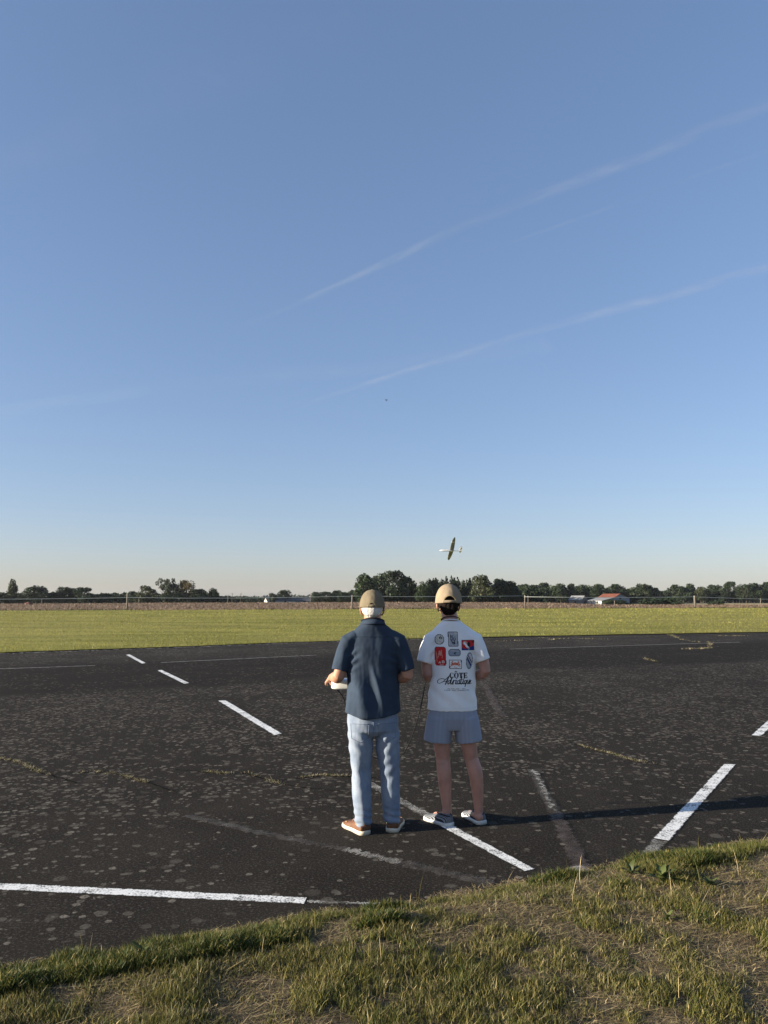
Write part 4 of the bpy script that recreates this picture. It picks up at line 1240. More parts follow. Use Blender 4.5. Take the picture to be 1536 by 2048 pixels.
P.append(tube([(-.10, -.005, .055), (-.185, .11, .036)], [.030, .024], 12)); P.append(tube([(.144, .0, .055), (.09, .15, .036)], [.030, .024], 12))
LW2 = Vector((-.135, .215, 1.085)); RW2 = Vector((.055, .222, 1.09))
P.append(tube([(-.19, -.004, 1.42), (-.235, -.008, 1.36), (-.252, -.014, 1.27), (-.252, -.028, 1.18), (-.247, -.038, 1.135), (-.240, -.010, 1.112), (-.195, .10, 1.095), LW2], [.052, .050, .045, .043, .041, .042, .037, .026], 18))
P.append(tube([(.11, -.004, 1.42), (.152, -.008, 1.36), (.180, -.014, 1.28), (.200, -.026, 1.20), (.205, -.034, 1.160), (.195, -.006, 1.135), (.13, .11, 1.105), RW2], [.052, .050, .045, .043, .041, .042, .037, .026], 18))
hand(P, LW2 + Vector((.003, .004, 0)), (.22, .95, -.10), (-.45, .15, .85), -1, .95)
hand(P, RW2 + Vector((-.003, .004, 0)), (-.22, .95, -.10), (.45, .15, .85), 1, .95)
fuse('body', P, .0055, 2, M_skin_y, yng)
for sg in (-1, 1): mk('eye', *ball((-.073 + sg * .031, .030 + .076, 1.668 + .004), .0125, 12, 8), M_eye, yng, True)
hp_ = [ball((-.073, .006, 1.688), (.0845, .100, .078)), tube([(-.073, -.052, 1.68), (-.073, -.060, 1.635), (-.071, -.052, 1.606), (-.070, -.046, 1.592)], [(.076, .040), (.068, .030), (.052, .018), (.038, .010)], 18),
       ball((-.155, .015, 1.690), (.010, .03, .03), 10, 8), ball((.009, .015, 1.690), (.010, .03, .03), 10, 8)]
hr = fuse('hair', hp_, .006, 2, M_dkhair, yng, hair_disp(60, .004, 4))
bm = bmesh.new(); bm.from_mesh(hr.data)
kill = [f for f in bm.faces if f.calc_center_median().y > .055 or f.calc_center_median().z > 1.765]
bmesh.ops.delete(bm, geom=kill, context='FACES'); bm.to_mesh(hr.data); bm.free()
cap(yng, -.071, .012, 1.678, .1035, .118, .152, M_cap_y, math.radians(-3), .050, .055, M_seam, None)

def fold_tee(co, no):
    x, y, z = co[:, 0], co[:, 1], co[:, 2]
    d = .006 * pn(co, 9, 8, 3, 12) * np.clip((1.42 - z) / .25, 0.1, 1)
    d += .0032 * pn(co, 26, 18, 7, 13)
    d += .006 * np.sin((z * 1.0 + (x + .04) * .9) * 42 + 2 * pn(co, 4, 4, 3, 14)) * np.exp(-((z - 1.0) / .12) ** 2) * .6
    d += .007 * np.sin((z + np.abs(x + .04) * .7) * 80) * np.exp(-((np.abs(x + .04) - .155) / .035) ** 2) * np.exp(-((z - 1.28) / .08) ** 2)
    return co + no * d[:, None]
T = []
T.append(rings([(-.052, .004, .858, .194, .132, 2.5), (-.051, .004, .90, .190, .132, 2.5), (-.048, .004, 1.0, .182, .130, 2.5), (-.042, .002, 1.12, .174, .124, 2.5), (-.040, .0, 1.25, .176, .120, 2.5), (-.040, -.003, 1.35, .184, .110, 2.5),
                (-.042, -.005, 1.43, .178, .094, 2.4), (-.046, -.009, 1.48, .150, .080, 2.2), (-.052, -.011, 1.515, .106, .074, 2.1), (-.056, -.010, 1.545, .070, .068, 2)], 36))
T.append(limb_lip([(-.16, -.003, 1.43), (-.215, -.006, 1.395), (-.245, -.012, 1.32), (-.262, -.018, 1.26), (-.272, -.020, 1.222)], [(.056, .076), (.062, .080), (.060, .080), (.060, .080), (.060, .082)], .05, .010))
T.append(limb_lip([(.075, -.003, 1.43), (.130, -.006, 1.395), (.160, -.012, 1.325), (.180, -.018, 1.27), (.192, -.020, 1.238)], [(.056, .076), (.062, .080), (.060, .080), (.058, .080), (.058, .082)], .05, .010))
tee = fuse('t_shirt', T, .0065, 3, M_tee, yng, fold_tee)
mk('neckband', *tube([(-.058 + math.cos(a) * .069, -.006 + math.sin(a) * .067, 1.556 - .022 * (math.sin(a) + 1)) for a in np.linspace(0, 2 * math.pi, 29)], [(.006, .011)] * 29, 8, ref=(0, 0, 1), caps=False), M_rim, tee, True)
mk('hem', *tube(on_surface(tee, [(x, .885) for x in np.linspace(-.235, .13, 40)], .0003), .0016, 5, ref=(0, 0, 1)), M_rim, tee, True)

def fold_short(co, no):
    x, y, z = co[:, 0], co[:, 1], co[:, 2]
    d = .004 * pn(co, 7, 7, 3, 21) + .002 * pn(co, 20, 20, 9, 22)
    return co + no * d[:, None]
Q = []
Q.append(rings([(-.05, .002, .95, .162, .112, 2.4), (-.05, .002, .88, .178, .122, 2.5), (-.05, .002, .80, .196, .128, 2.5), (-.05, .004, .735, .200, .112, 2.6), (-.05, .004, .71, .19, .10, 2.6)], 36))
Q.append(limb_lip([(-.148, .002, .80), (-.156, .002, .74), (-.164, .002, .68), (-.171, .002, .618)], [(.100, .122), (.104, .122), (.106, .118), (.107, .114)], .05, .010, 26))
Q.append(limb_lip([(.048, .002, .80), (.058, .002, .74), (.068, .002, .68), (.077, .002, .618)], [(.100, .122), (.102, .122), (.101, .118), (.101, .114)], .05, .010, 26))
shorts = fuse('shorts', Q, .0065, 3, M_stripe, yng, fold_short)
def su_(co):
    # arc length round each leg from its own axis, blending into the seat
    k = min(1, max(0, (.80 - co.z) / .2)); lx = -.135 - .036 * k if co.x < -.047 else .035 + .042 * k
    r = .115
    q = max(-1, min(1, (co.x - lx) / (r + .02)))
    return lx + (r + .02) * math.asin(q) * .9
set_stripe(shorts, su_)
shoe(yng, -.078, -.078, math.radians(37), .285, .102, M_stripe_s, M_sole_w, 'slip')
shoe(yng, .168, -.022, math.radians(20), .285, .102, M_stripe_s, M_sole_w, 'slip')

# prints on the back of the t-shirt (the big illustrations are small tins and labels)
PM = [mat('print dark line', (.035, .040, .050), .8), mat('print cream', (.56, .53, .47), .85), mat('print grey', (.36, .37, .39), .85), mat('print red', (.50, .022, .022), .8),
      mat('print navy', (.020, .035, .16), .8), mat('print blue grey', (.24, .28, .34), .85), mat('print orange', (.52, .11, .045), .8), mat('print salmon', (.58, .25, .19), .8), mat('print white', (.74, .74, .73), .85), mat('print black', (.010, .010, .012), .8)]
DK, CR_, GR, RD, NV_, BG, OR, SA, WH, BK = range(10)
ZX = lambda a: 820 + a * .11719
ZY = lambda b: 1220 + b * .11719
def art(name, boxz, fn, cell=9, label=None):
    a0, b0, a1, b1 = boxz
    return conform(name, tee, (ZX(a0), ZY(b0), ZX(a1), ZY(b1)), 5.86, lambda u, v: fn((u - 820) / .11719, (v - 1220) / .11719), (max(2, int((a1 - a0) / cell)), max(2, int((b1 - b0) / cell))), PM, tee, label=label)
def rrect(a, b, x0, y0, x1, y1, r, shear=0.0):
    a = a - shear * (b - (y0 + y1) / 2)
    dx = max(x0 + r - a, 0, a - (x1 - r)); dy = max(y0 + r - b, 0, b - (y1 - r))
    return math.hypot(dx, dy) - r if (dx > 0 and dy > 0) else max(x0 - a, a - x1, y0 - b, b - y1)
def seg(a, b, p, q):
    px_, py_ = p; qx, qy = q; L2 = (qx - px_) ** 2 + (qy - py_) ** 2
    t = 0 if L2 == 0 else max(0, min(1, ((a - px_) * (qx - px_) + (b - py_) * (qy - py_)) / L2))
    return math.hypot(a - px_ - t * (qx - px_), b - py_ - t * (qy - py_))
def poly(a, b, pts): return min(seg(a, b, p, q) for p, q in zip(pts[:-1], pts[1:]))
def tin_round(a, b):
    r = math.hypot((a - 508) / 82, (b - 508) / 88)
    if r > 1: return None
    if r > .86: return DK
    if abs(math.hypot((a - 530) / 24, (b - 482) / 22) - .8) < .28: return DK
    if seg(a, b, (500, 530), (545, 560)) < 7 or seg(a, b, (470, 470), (478, 540)) < 5: return GR
    return CR_
def tin_tall(a, b):
    d = rrect(a, b, 655, 370, 825, 630, 26, .04)
    if d > 0: return None
    if d > -11: return DK
    if min(poly(a, b, [(705, 430), (700, 500), (735, 575), (755, 580), (775, 500), (770, 460)]), poly(a, b, [(735, 430), (740, 520)])) < 7: return DK
    if math.hypot(a - 752, b - 565) < 24: return DK if math.hypot(a - 752, b - 565) > 9 else GR
    if seg(a, b, (720, 520), (725, 450)) < 12: return BG
    return GR if _h(np.float64(int(a / 14)), np.float64(int(b / 60)), 3) > .2 else CR_
def tin_red_blue(a, b):
    d = rrect(a, b, 885, 514, 1108, 694, 14, -.02)
    if d > 0: return None
    if d > -9 and b < 660: return DK
    if seg(a, b, (935, 570), (1010, 665)) < 17: return WH if b < 640 else BG
    if math.hypot((a - 1010) / 26, (b - 590) / 44) < 1: return BK
    if b > 640 + 22 * math.sin((a - 880) / 45): return NV_
    if math.hypot((a - 945) / 42, (b - 568) / 34) < 1: return SA
    return RD if not (a > 1075 and b < 570) else BK
def tin_red(a, b):
    d = rrect(a, b, 432, 630, 618, 958, 42, .03)
    if d > 0: return None
    if d > -10 and (b < 700 or a > 590): return DK
    if seg(a, b, (505, 700), (480, 830)) < 6 or seg(a, b, (540, 690), (556, 820)) < 6 or seg(a, b, (455, 720), (470, 900)) < 5: return SA
    if poly(a, b, [(500, 915), (515, 885), (530, 910)]) < 7 or abs(math.hypot(a - 570, b - 888) - 17) < 7: return CR_
    if seg(a, b, (515, 938), (575, 938)) < 4: return CR_
    if math.hypot((a - 520) / 20, (b - 745) / 38) < 1: return SA
    return RD
def tin_flat(a, b):
    d = rrect(a, b, 657, 668, 868, 795, 56)
    if d > 0: return None
    if d > -10: return DK
    if poly(a, b, [(785, 725), (755, 742), (780, 758)]) < 7: return DK
    return BG if seg(a, b, (700, 700), (830, 705)) > 10 else GR
def tin_crab(a, b):
    d = rrect(a, b, 670, 848, 886, 1010, 14, .05)
    if d > 0: return None
    if d > -11: return DK
    if math.hypot((a - 775) / 62, (b - 922) / 22) < 1: return OR if math.hypot((a - 765) / 22, (b - 922) / 9) > 1 else SA
    for s in (-1, 1):
        for k in range(3):
            if seg(a, b, (775 + s * 30, 925 + k * 6), (775 + s * (72 + 6 * k), 905 + k * 28)) < 6: return OR
        if poly(a, b, [(775 + s * 40, 915), (775 + s * 62, 890), (775 + s * 42, 876)]) < 7: return OR
    if seg(a, b, (760, 975), (800, 985)) < 5: return SA
    return WH
def tin_oval(a, b):
    x = a - 1020 + .05 * (b - 870); r = math.hypot(x / 60, (b - 870) / 142) if abs(b - 870) > 60 else max(abs(x) / 60, math.hypot(x / 60, (b - 870) / 142))
    if r > 1: return None
    if r > .82: return DK if r > .93 else BG
    q = (a - 1020) * .9 - (b - 870) * .45
    if abs(q + 14) < 15 or abs(q - 34 + 12) < 9: return NV_
    return CR_ if q > 0 else GR
for fn, bx_, lab in ((tin_round, (420, 412, 596, 602), 'printed round tin with ring pull'), (tin_tall, (640, 364, 840, 636), 'printed grey tin with outlined fish'), (tin_red_blue, (876, 506, 1116, 700), 'printed red and navy tin'),
                     (tin_red, (420, 622, 634, 964), 'printed tall red tin'), (tin_flat, (650, 660, 876, 800), 'printed flat blue grey tin'), (tin_crab, (660, 842, 896, 1016), 'printed tin with an orange crab'),
                     (tin_oval, (950, 722, 1090, 1016), 'printed oval tin with navy bands')):
    art('printed_tin', bx_, fn, 9, lab)
# lettering: COTE with a circumflex in fat capitals, the script word under it, two lines of small print
def w_cote(a, b):
    t, bo = 1072, 1166; m = (t + bo) / 2
    # C
    r = math.hypot((a - 712) / 38, (b - m) / 47)
    if r < 1 and math.hypot((a - 718) / 20, (b - m) / 43) > 1 and not (a > 725 and abs(b - m) < 20): return BK
    if abs(a - 738) < 5 and (t < b < t + 28 or bo - 26 < b < bo): return BK
    # O
    r = math.hypot((a - 792) / 40, (b - m) / 47)
    if r < 1 and math.hypot((a - 792) / 17, (b - m) / 43) > 1: return BK
    if poly(a, b, [(768, 1060), (785, 1044), (803, 1060)]) < 6: return BK
    # T
    if abs(a - 872) < 13 and t < b < bo: return BK
    if 836 < a < 910 and t < b < t + 10: return BK
    if (abs(a - 840) < 5 or abs(a - 906) < 5) and t < b < t + 28: return BK
    if 852 < a < 892 and bo - 8 < b < bo: return BK
    # E
    if 922 < a < 946 and t < b < bo: return BK
    if 918 < a < 980 and (t < b < t + 9 or bo - 9 < b < bo): return BK
    if 940 < a < 965 and abs(b - m) < 5: return BK
    if (abs(a - 976) < 5 and (t < b < t + 26 or bo - 28 < b < bo)) or (abs(a - 963) < 4 and abs(b - m) < 14): return BK
    return None
SCRIPT = [([(602, 1190), (560, 1174), (505, 1186), (474, 1222), (480, 1254), (515, 1258), (560, 1236), (612, 1188), (665, 1133)], 5), ([(666, 1134), (640, 1200), (608, 1272)], 10), ([(572, 1226), (650, 1216)], 5),
          ([(692, 1206), (662, 1210), (645, 1248), (656, 1268), (684, 1238), (716, 1150)], 7), ([(720, 1146), (692, 1250), (702, 1268), (722, 1250)], 8), ([(722, 1250), (747, 1200), (733, 1270)], 8), ([(740, 1228), (768, 1198), (786, 1206)], 6),
          ([(792, 1200), (775, 1258), (796, 1264)], 8), ([(800, 1172), (802, 1175)], 7), ([(848, 1206), (816, 1210), (803, 1254), (820, 1268), (846, 1236), (852, 1204), (838, 1262), (858, 1260)], 7),
          ([(888, 1142), (862, 1254), (876, 1268), (894, 1250)], 8), ([(848, 1190), (918, 1184)], 5), ([(916, 1200), (899, 1258), (918, 1264)], 8), ([(926, 1172), (928, 1175)], 7),
          ([(968, 1206), (936, 1212), (925, 1252), (940, 1266), (966, 1234), (972, 1204), (940, 1312)], 7), ([(988, 1200), (974, 1255), (990, 1266), (1014, 1226), (1020, 1200), (1008, 1262), (1026, 1260)], 7),
          ([(1028, 1242), (1050, 1216), (1042, 1202), (1027, 1226), (1030, 1258), (1056, 1258)], 6)]
def w_script(a, b):
    for pts, h_ in SCRIPT:
        if poly(a, b, pts) < h_ * .92: return BK
    return None
def w_small(a, b):
    for (y_, x0, x1, words) in ((1346, 642, 952, ((642, 684), (704, 770), (786, 856), (884, 952))), (1371, 580, 1016, ((580, 694), (712, 792), (812, 1016)))):
        if abs(b - y_) < 7:
            for s, e in words:
                if s <= a <= e:
                    k = int((a - s) / 4.2); hsh = _h(np.float64(k), np.float64(y_ + int((b - y_ + 7) / 3.6)), 2)
                    return BK if hsh > .46 and (k % 3) != 2 else None
    return None
art('printed_word', (664, 1040, 990, 1170), w_cote, 4.5, 'black printed capitals reading CÔTE')
art('printed_word', (464, 1126, 1062, 1318), w_script, 4.5, 'black printed script reading Adriatique')
art('printed_small_lines', (576, 1336, 1020, 1380), w_small, 4.2, 'two lines of tiny black print')

# ------------------------------------------------------------------ transmitters, neck straps, the cord between them
M_txw = mat('white plastic', (.74, .72, .66), .4, .4, bump=(80, .05, .002))
M_txg = mat('light grey plastic', (.50, .52, .55), .4, .4)
M_metal = mat('bright metal', (.6, .6, .6), .3, .5, metal=.9)
def rbox(c, s, r, rz=0.0):
    """rounded tray: superellipse outline, softened top and bottom"""
    c = Vector(c); R = Matrix.Rotation(rz, 3, 'Z'); V, Fc = [], []; n = 40
    for (k, z) in ((1 - r * 2.2 / s[0], -s[2] / 2), (1 - r * .7 / s[0], -s[2] / 2 + r * .3), (1, -s[2] / 2 + r), (1, s[2] / 2 - r), (1 - r * .7 / s[0], s[2] / 2 - r * .3), (1 - r * 2.2 / s[0], s[2] / 2)):
        for i in range(n):
            a = 2 * math.pi * i / n; cc, ss = math.cos(a), math.sin(a)
            V.append(c + R @ Vector((math.copysign(abs(cc) ** .42, cc) * s[0] / 2 * k, math.copysign(abs(ss) ** .42, ss) * s[1] / 2 * k, z)))
    for j in range(5):
        for i in range(n): Fc.append((j * n + i, j * n + (i + 1) % n, (j + 1) * n + (i + 1) % n, (j + 1) * n + i))
    Fc.append(tuple(range(n - 1, -1, -1))); Fc.append(tuple(5 * n + i for i in range(n)))
    return V, Fc
def transmitter(loc, size, rz, label, neck, strap_m, sr):
    e = empty('transmitter', loc, rz, label, 'remote control')
    w_, d_, h_ = size
    cs = mk('case', *rbox((0, 0, 0), size, .012), M_txw, e, True)
    mk('panel', *rbox((0, 0, h_ / 2 + .001), (w_ * .84, d_ * .78, .006), .002), M_txg, cs, True)
    for sg in (-1, 1):
        sx_ = sg * w_ * .27
        st_ = mk('stick', *tube([(sx_, .01, h_ / 2 + .002), (sx_, .01, h_ / 2 + .030)], .0035, 10), M_metal, e, True)
        mk('gimbal', *ball((sx_, .01, h_ / 2 + .003), (.022, .022, .006), 18, 8), M_black, e, True)
        mk('switch', *tube([(sx_ * 1.5, d_ * .36, h_ / 2), (sx_ * 1.5, d_ * .40, h_ / 2 + .022)], .003, 8), M_metal, e, True)
    mk('antenna', *tube([(0, d_ * .5, h_ * .2), (.02, d_ * .5 + .10, h_ * .2 + .06)], [.006, .004], 8), M_black, e, True)
    # strap from the case up round the neck
    Rz = Matrix.Rotation(-rz, 3, 'Z')
    for pts in neck:
        mk('neck_strap', *tube([Rz @ (Vector(p) - Vector(loc)) for p in pts], [sr] * len(pts), 8, ref=(0, 0, 1)), strap_m, e, True)
    return e
O0, Y0 = Vector((OX, OY, 0)), Vector((YX, YY, 0))
nk = [O0 + Vector((-.006 + math.cos(a) * .078, -.004 + math.sin(a) * .076, 1.572 - .026 * (math.sin(a) + 1))) for a in np.linspace(math.pi * .86, math.pi * 2.14, 21)]
front = [nk[-1], O0 + Vector((.085, .13, 1.46)), O0 + Vector((.06, .20, 1.25)), O0 + TXO + Vector((0, -.06, .03))]
front2 = [nk[0], O0 + Vector((-.095, .13, 1.46)), O0 + Vector((-.13, .20, 1.25)), O0 + TXO + Vector((0, -.06, .03))]
tx = transmitter(O0 + TXO, (.285, .19, .066), math.radians(4), 'chunky white transmitter held by the older man at his left hip', [nk, front, front2], M_black, (.006, .015))
nk = [Y0 + Vector((-.060 + math.cos(a) * .071, -.006 + math.sin(a) * .071, 1.580 - .026 * (math.sin(a) + 1))) for a in np.linspace(math.pi * .86, math.pi * 2.14, 21)]
TXY = Vector((-.04, .285, 1.085))
front = [nk[-1], Y0 + Vector((.03, .13, 1.46)), Y0 + Vector((-.01, .19, 1.25)), Y0 + TXY + Vector((0, -.06, .03))]
front2 = [nk[0], Y0 + Vector((-.15, .13, 1.46)), Y0 + Vector((-.09, .19, 1.25)), Y0 + TXY + Vector((0, -.06, .03))]
ty = transmitter(Y0 + TXY, (.20, .17, .06), 0, 'second transmitter on a thin neck cord in front of the young man', [nk, front, front2], M_strapm, (.004, .005))
pts = [O0 + TXO + Vector((-.10, -.03, -.034))] + [at(u, v, d) for u, v, d in ((687, 1396, 6.06), (692, 1420, 6.07), (701, 1452, 6.08), (716, 1486, 6.09), (738, 1509, 6.1), (762, 1519, 6.1), (786, 1518, 6.1), (806, 1508, 6.1), (822, 1478, 6.1), (837, 1432, 6.12), (846, 1392, 6.15), (851, 1366, 6.18), (862, 1352, 6.22))] + [Y0 + TXY + Vector((-.085, -.02, -.02))]
# smooth it
def catmull(P, n=8):
    out = []
    for i in range(len(P) - 1):
        p0, p1, p2, p3 = P[max(i - 1, 0)], P[i], P[i + 1], P[min(i + 2, len(P) - 1)]
        for k in range(n):
            t = k / n
            out.append(.5 * ((2 * p1) + (p2 - p0) * t + (2 * p0 - 5 * p1 + 4 * p2 - p3) * t * t + (3 * p1 - p0 - 3 * p2 + p3) * t ** 3))
    return out + [P[-1]]
cb = catmull(pts)
tag(mk('cord', *tube(cb, .0042, 8, ref=(0, 1, 0)), mat('black cable', (.012, .012, .013), .7, .1), None, True), 'black cord hanging in a loop between the two men\'s transmitters', 'cord')

# ------------------------------------------------------------------ the sailplane and a far speck
GC = at(902.5, 1101.5, 47)
fwd = Vector((-.965, -.10, .02)).normalized()
sp = Vector((.10, -.80, .55)); sp = (sp - fwd * sp.dot(fwd)).normalized()
upn = fwd.cross(sp) if fwd.cross(sp).z > 0 else sp.cross(fwd)
M4 = Matrix((( fwd.x, sp.x, upn.x, GC.x), (fwd.y, sp.y, upn.y, GC.y), (fwd.z, sp.z, upn.z, GC.z), (0, 0, 0, 1)))
gl = bpy.data.objects.new('model_sailplane', None); COL.objects.link(gl); gl.matrix_world = M4
tag(gl, 'white model sailplane banking low over the distant trees', 'model plane')
M_gw = mat('white gelcoat', (.78, .78, .76), .3, .5); M_gd = mat('shaded wing and dark patch film', (.19, .20, .20), .6, .4); M_canopy = mat('smoked canopy', (.03, .035, .04), .1, .6)  # wing film darkened to carry the underside's shade; the rudder patch is truly dark
mk('fuselage', *tube([(.74, 0, -.01), (.72, 0, -.005), (.62, 0, .0), (.45, 0, .01), (.25, 0, .01), (.05, 0, .0), (-.15, 0, .005), (-.65, 0, .012), (-.68, 0, .012)], [.006, (.026, .022), (.05, .045), (.068, .058), (.064, .054), (.045, .042), (.028, .028), (.018, .018), .004], 16, ref=(0, 0, 1)), M_gw, gl, True)
mk('canopy', *ball((.42, 0, .045), (.19, .046, .042), 16, 10), M_canopy, gl, True)
def wing(sg):
    V, Fc, n = [], [], 12
    half, dih = 1.16, .13
    st_ = [(0, .28, .125), (.35, .27, .12), (.70, .24, .105), (.95, .185, .075), (1.08, .12, .03), (1.15, .06, -.01), (1.17, .02, -.03)]
    for (y_, ch, le) in st_:
        for k in range(n):
            a = 2 * math.pi * k / n
            xx = le - ch * (.5 - .5 * math.cos(a)); zz = .05 * ch * math.sin(a) + (.006 if math.sin(a) > 0 else 0)
            V.append((xx, sg * y_, y_ * dih + zz - .005))
    m_ = len(st_)
    for i in range(m_ - 1):
        for k in range(n): Fc.append((i * n + k, i * n + (k + 1) % n, (i + 1) * n + (k + 1) % n, (i + 1) * n + k))
    Fc.append(tuple(range(n))); Fc.append(tuple((m_ - 1) * n + k for k in range(n)))
    o = mk('wing', V, Fc, M_gd, gl, True)
    # pale band across the wing
    V2 = []
    for (y_, ch, le) in ((.74, .237, .103), (.79, .226, .097)):
        for k in range(n):
            a = 2 * math.pi * k / n
            V2.append((le + .003 - (ch + .006) * (.5 - .5 * math.cos(a)), sg * y_, y_ * dih + (.05 * ch + .002) * math.sin(a) + (.006 if math.sin(a) > 0 else 0) - .005))
    mk('wing_band', V2, [(k, (k + 1) % n, n + (k + 1) % n, n + k) for k in range(n)], M_gw, o, True)
    return o
wing(-1); wing(1)
def plate(name, outline, axis, th, m_, parent):
    V = []
    for s in (-1, 1):
        for x_, h_ in outline: V.append((x_, s * th, h_) if axis == 'y' else (x_, h_, .075 + s * th))
    n = len(outline)
    return mk(name, V, [tuple(range(n - 1, -1, -1)), tuple(range(n, 2 * n))] + [(k, (k + 1) % n, n + (k + 1) % n, n + k) for k in range(n)], m_, parent)
fin = plate('tail_fin', [(-.46, .0), (-.56, .22), (-.62, .36), (-.70, .38), (-.72, .16), (-.70, .0)], 'y', .008, M_gw, gl)
plate('rudder_patch', [(-.575, .21), (-.625, .35), (-.695, .365), (-.70, .20)], 'y', .0105, M_gd, fin)
plate('tailplane', [(-.52, 0), (-.55, .24), (-.62, .26), (-.67, .24), (-.68, 0), (-.67, -.24), (-.62, -.26), (-.55, -.24)], 'z', .006, M_gw, gl)

BC = at(773, 800.5, 160)
bird = empty('bird', BC, .4, 'tiny dark bird high in the sky above the older man', 'bird')
bird.scale = (1.7, 1.7, 2.2)
M_bird = mat('dark feathers', (.02, .02, .022), .8, .2)
mk('body', *tube([(0, .22, 0), (0, .15, .01), (0, 0, 0), (0, -.15, 0), (0, -.26, .01)], [.01, .04, .065, .045, .02], 10), M_bird, bird, True)
for sg in (-1, 1):
    mk('wing', [(0, .09, .02), (sg * .12, .12, .07), (sg * .27, .04, .05), (sg * .12, -.03, .06), (0, -.08, .02), (0, .09, .03), (sg * .12, .12, .08), (sg * .12, -.03, .07), (0, -.08, .03)],
       [(0, 1, 3, 4), (1, 2, 3), (5, 8, 7, 6), (6, 7, 2), (0, 4, 8, 5), (0, 5, 6, 1), (1, 6, 2), (3, 2, 7), (4, 3, 7, 8)], M_bird, bird)
# ------------------------------------------------------------------ grass
def blades(name, X, Y, Z, H, W, az, lean, cols, m, segs=2, label=None, bend=1.0, top_tint=1.25):
    """n grass blades as tapered strips; lean = horizontal reach of the tip"""
    n = len(X)
    d = np.stack([np.cos(az), np.sin(az)], 1); rot = az + np.random.RandomState(n).uniform(0, 6.28, n)
    s = np.stack([np.cos(rot), np.sin(rot)], 1)
    nv = 2 * segs + 1
    V = np.empty((n, nv, 3)); C = np.empty((n, nv, 3))
    for k in range(segs):
        t = k / segs; ww = W * (1 - .35 * t); off = lean * (t ** (1 + bend))
        for q, sg in ((0, -1), (1, 1)):
            V[:, 2 * k + q, 0] = X + d[:, 0] * off + sg * s[:, 0] * ww
            V[:, 2 * k + q, 1] = Y + d[:, 1] * off + sg * s[:, 1] * ww
            V[:, 2 * k + q, 2] = Z + H * t
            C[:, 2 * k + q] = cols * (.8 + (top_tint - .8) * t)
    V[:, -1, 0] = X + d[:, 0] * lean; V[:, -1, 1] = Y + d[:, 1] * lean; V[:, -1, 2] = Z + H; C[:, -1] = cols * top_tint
    base = (np.arange(n) * nv)[:, None]
    L, S, T = [], [], []
    pat, st_, tt = [], [], []
    for k in range(segs - 1):
        st_.append(len(pat)); tt.append(4); pat += [2 * k, 2 * k + 1, 2 * k + 3, 2 * k + 2]
    st_.append(len(pat)); tt.append(3); pat += [2 * segs - 2, 2 * segs - 1, 2 * segs]
    lp = len(pat)
    loops = (base + np.array(pat)[None, :]).ravel()
    starts = ((np.arange(n) * lp)[:, None] + np.array(st_)[None, :]).ravel()
    tot = np.tile(np.array(tt), n)
    o = np_mesh(name, V.reshape(-1, 3), loops, starts, tot, m, None, C.reshape(-1, 3))
    tag(o, kind='stuff')
    if label: o['label'] = label
    return o

M_grass = leaf_mat('grass blades', (1, 1, 1), .30, .55)
R = np.random.RandomState(11)
def area(n, x0, x1, d0, d1, pw=1.0):
    """points behind the verge edge, d = metres from the edge towards the camera"""
    x = R.uniform(x0, x1, n); d = d0 + (d1 - d0) * R.uniform(0, 1, n) ** pw
    return x, verge_y(x) - d, d
GREEN = np.array([.068, .078, .015]); DGREEN = np.array([.032, .052, .012]); OLIVE = np.array([.170, .145, .036]); STRAW = np.array([.46, .36, .19]); BROWN = np.array([.15, .105, .062])
def pick(n, w):
    idx = R.choice(5, n, p=np.array(w) / sum(w)); return np.stack([GREEN, DGREEN, OLIVE, STRAW, BROWN])[idx] * R.uniform(.75, 1.3, (n, 1))
# main patchy sward
x, y, d = area(420000, -3.3, 4.2, -.02, 2.9)
tuft = fbm(x * 3.6, y * 3.6, 21, 3); tuft2 = fbm(x * 9, y * 9, 22, 2)
keep = (R.uniform(0, 1, len(x)) < np.clip((tuft - .44) * 5 + (tuft2 - .5) * 4.5 + .30 + .7 * np.exp(-(d / .34) ** 2), .06, 1)) & (y > 2.55 - .0 * x)
x, y, d, tuft, tuft2 = x[keep], y[keep], d[keep], tuft[keep], tuft2[keep]
n = len(x); edge = np.exp(-(d / .38) ** 2)
h = (.012 + .024 * R.uniform(0, 1, n) ** 1.5 + .040 * np.clip(tuft - .46, 0, .4) * 2.2 + .018 * edge * R.uniform(.2, 1, n)) * R.uniform(.7, 1.25, n)
h *= np.where(d < .05, .55, 1)
green = pick(n, (6, 3, 3.6, .8, .3)); wn_ = np.clip((tuft2 - .5) * 3 + .5 - .2 * edge, 0, 1)[:, None]
cols = green * 1.08 * (1 - wn_ * .35) + pick(n, (1, 0, 5, 2, 1)) * wn_ * .35
cols = cols * (1 - .5 * edge[:, None]) + pick(n, (5, 4, .8, .05, 0)) * .5 * edge[:, None]
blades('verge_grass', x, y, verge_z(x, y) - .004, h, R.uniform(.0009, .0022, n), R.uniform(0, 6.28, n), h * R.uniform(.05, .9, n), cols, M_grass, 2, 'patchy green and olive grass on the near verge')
# dead thatch lying flat
x, y, d = area(200000, -3.3, 4.2, .04, 2.9)
th = fbm(x * 3.6, y * 3.6, 21, 3); keep = (R.uniform(0, 1, len(x)) < np.clip(.95 - (th - .44) * 5, .2, 1)) & (y > 2.55)
x, y = x[keep], y[keep]; n = len(x)
cols = pick(n, (.3, 0, 1.2, 5, 2.4)) * R.uniform(.5, 1.4, (n, 1))
blades('thatch', x, y, verge_z(x, y) + R.uniform(0, .008, n), R.uniform(.002, .014, n), R.uniform(.0007, .0016, n), R.normal(.4, 1.3, n), R.uniform(.02, .085, n), cols, M_grass, 2, 'dry straw thatch lying between the grass tufts', 0.0, 1.0)
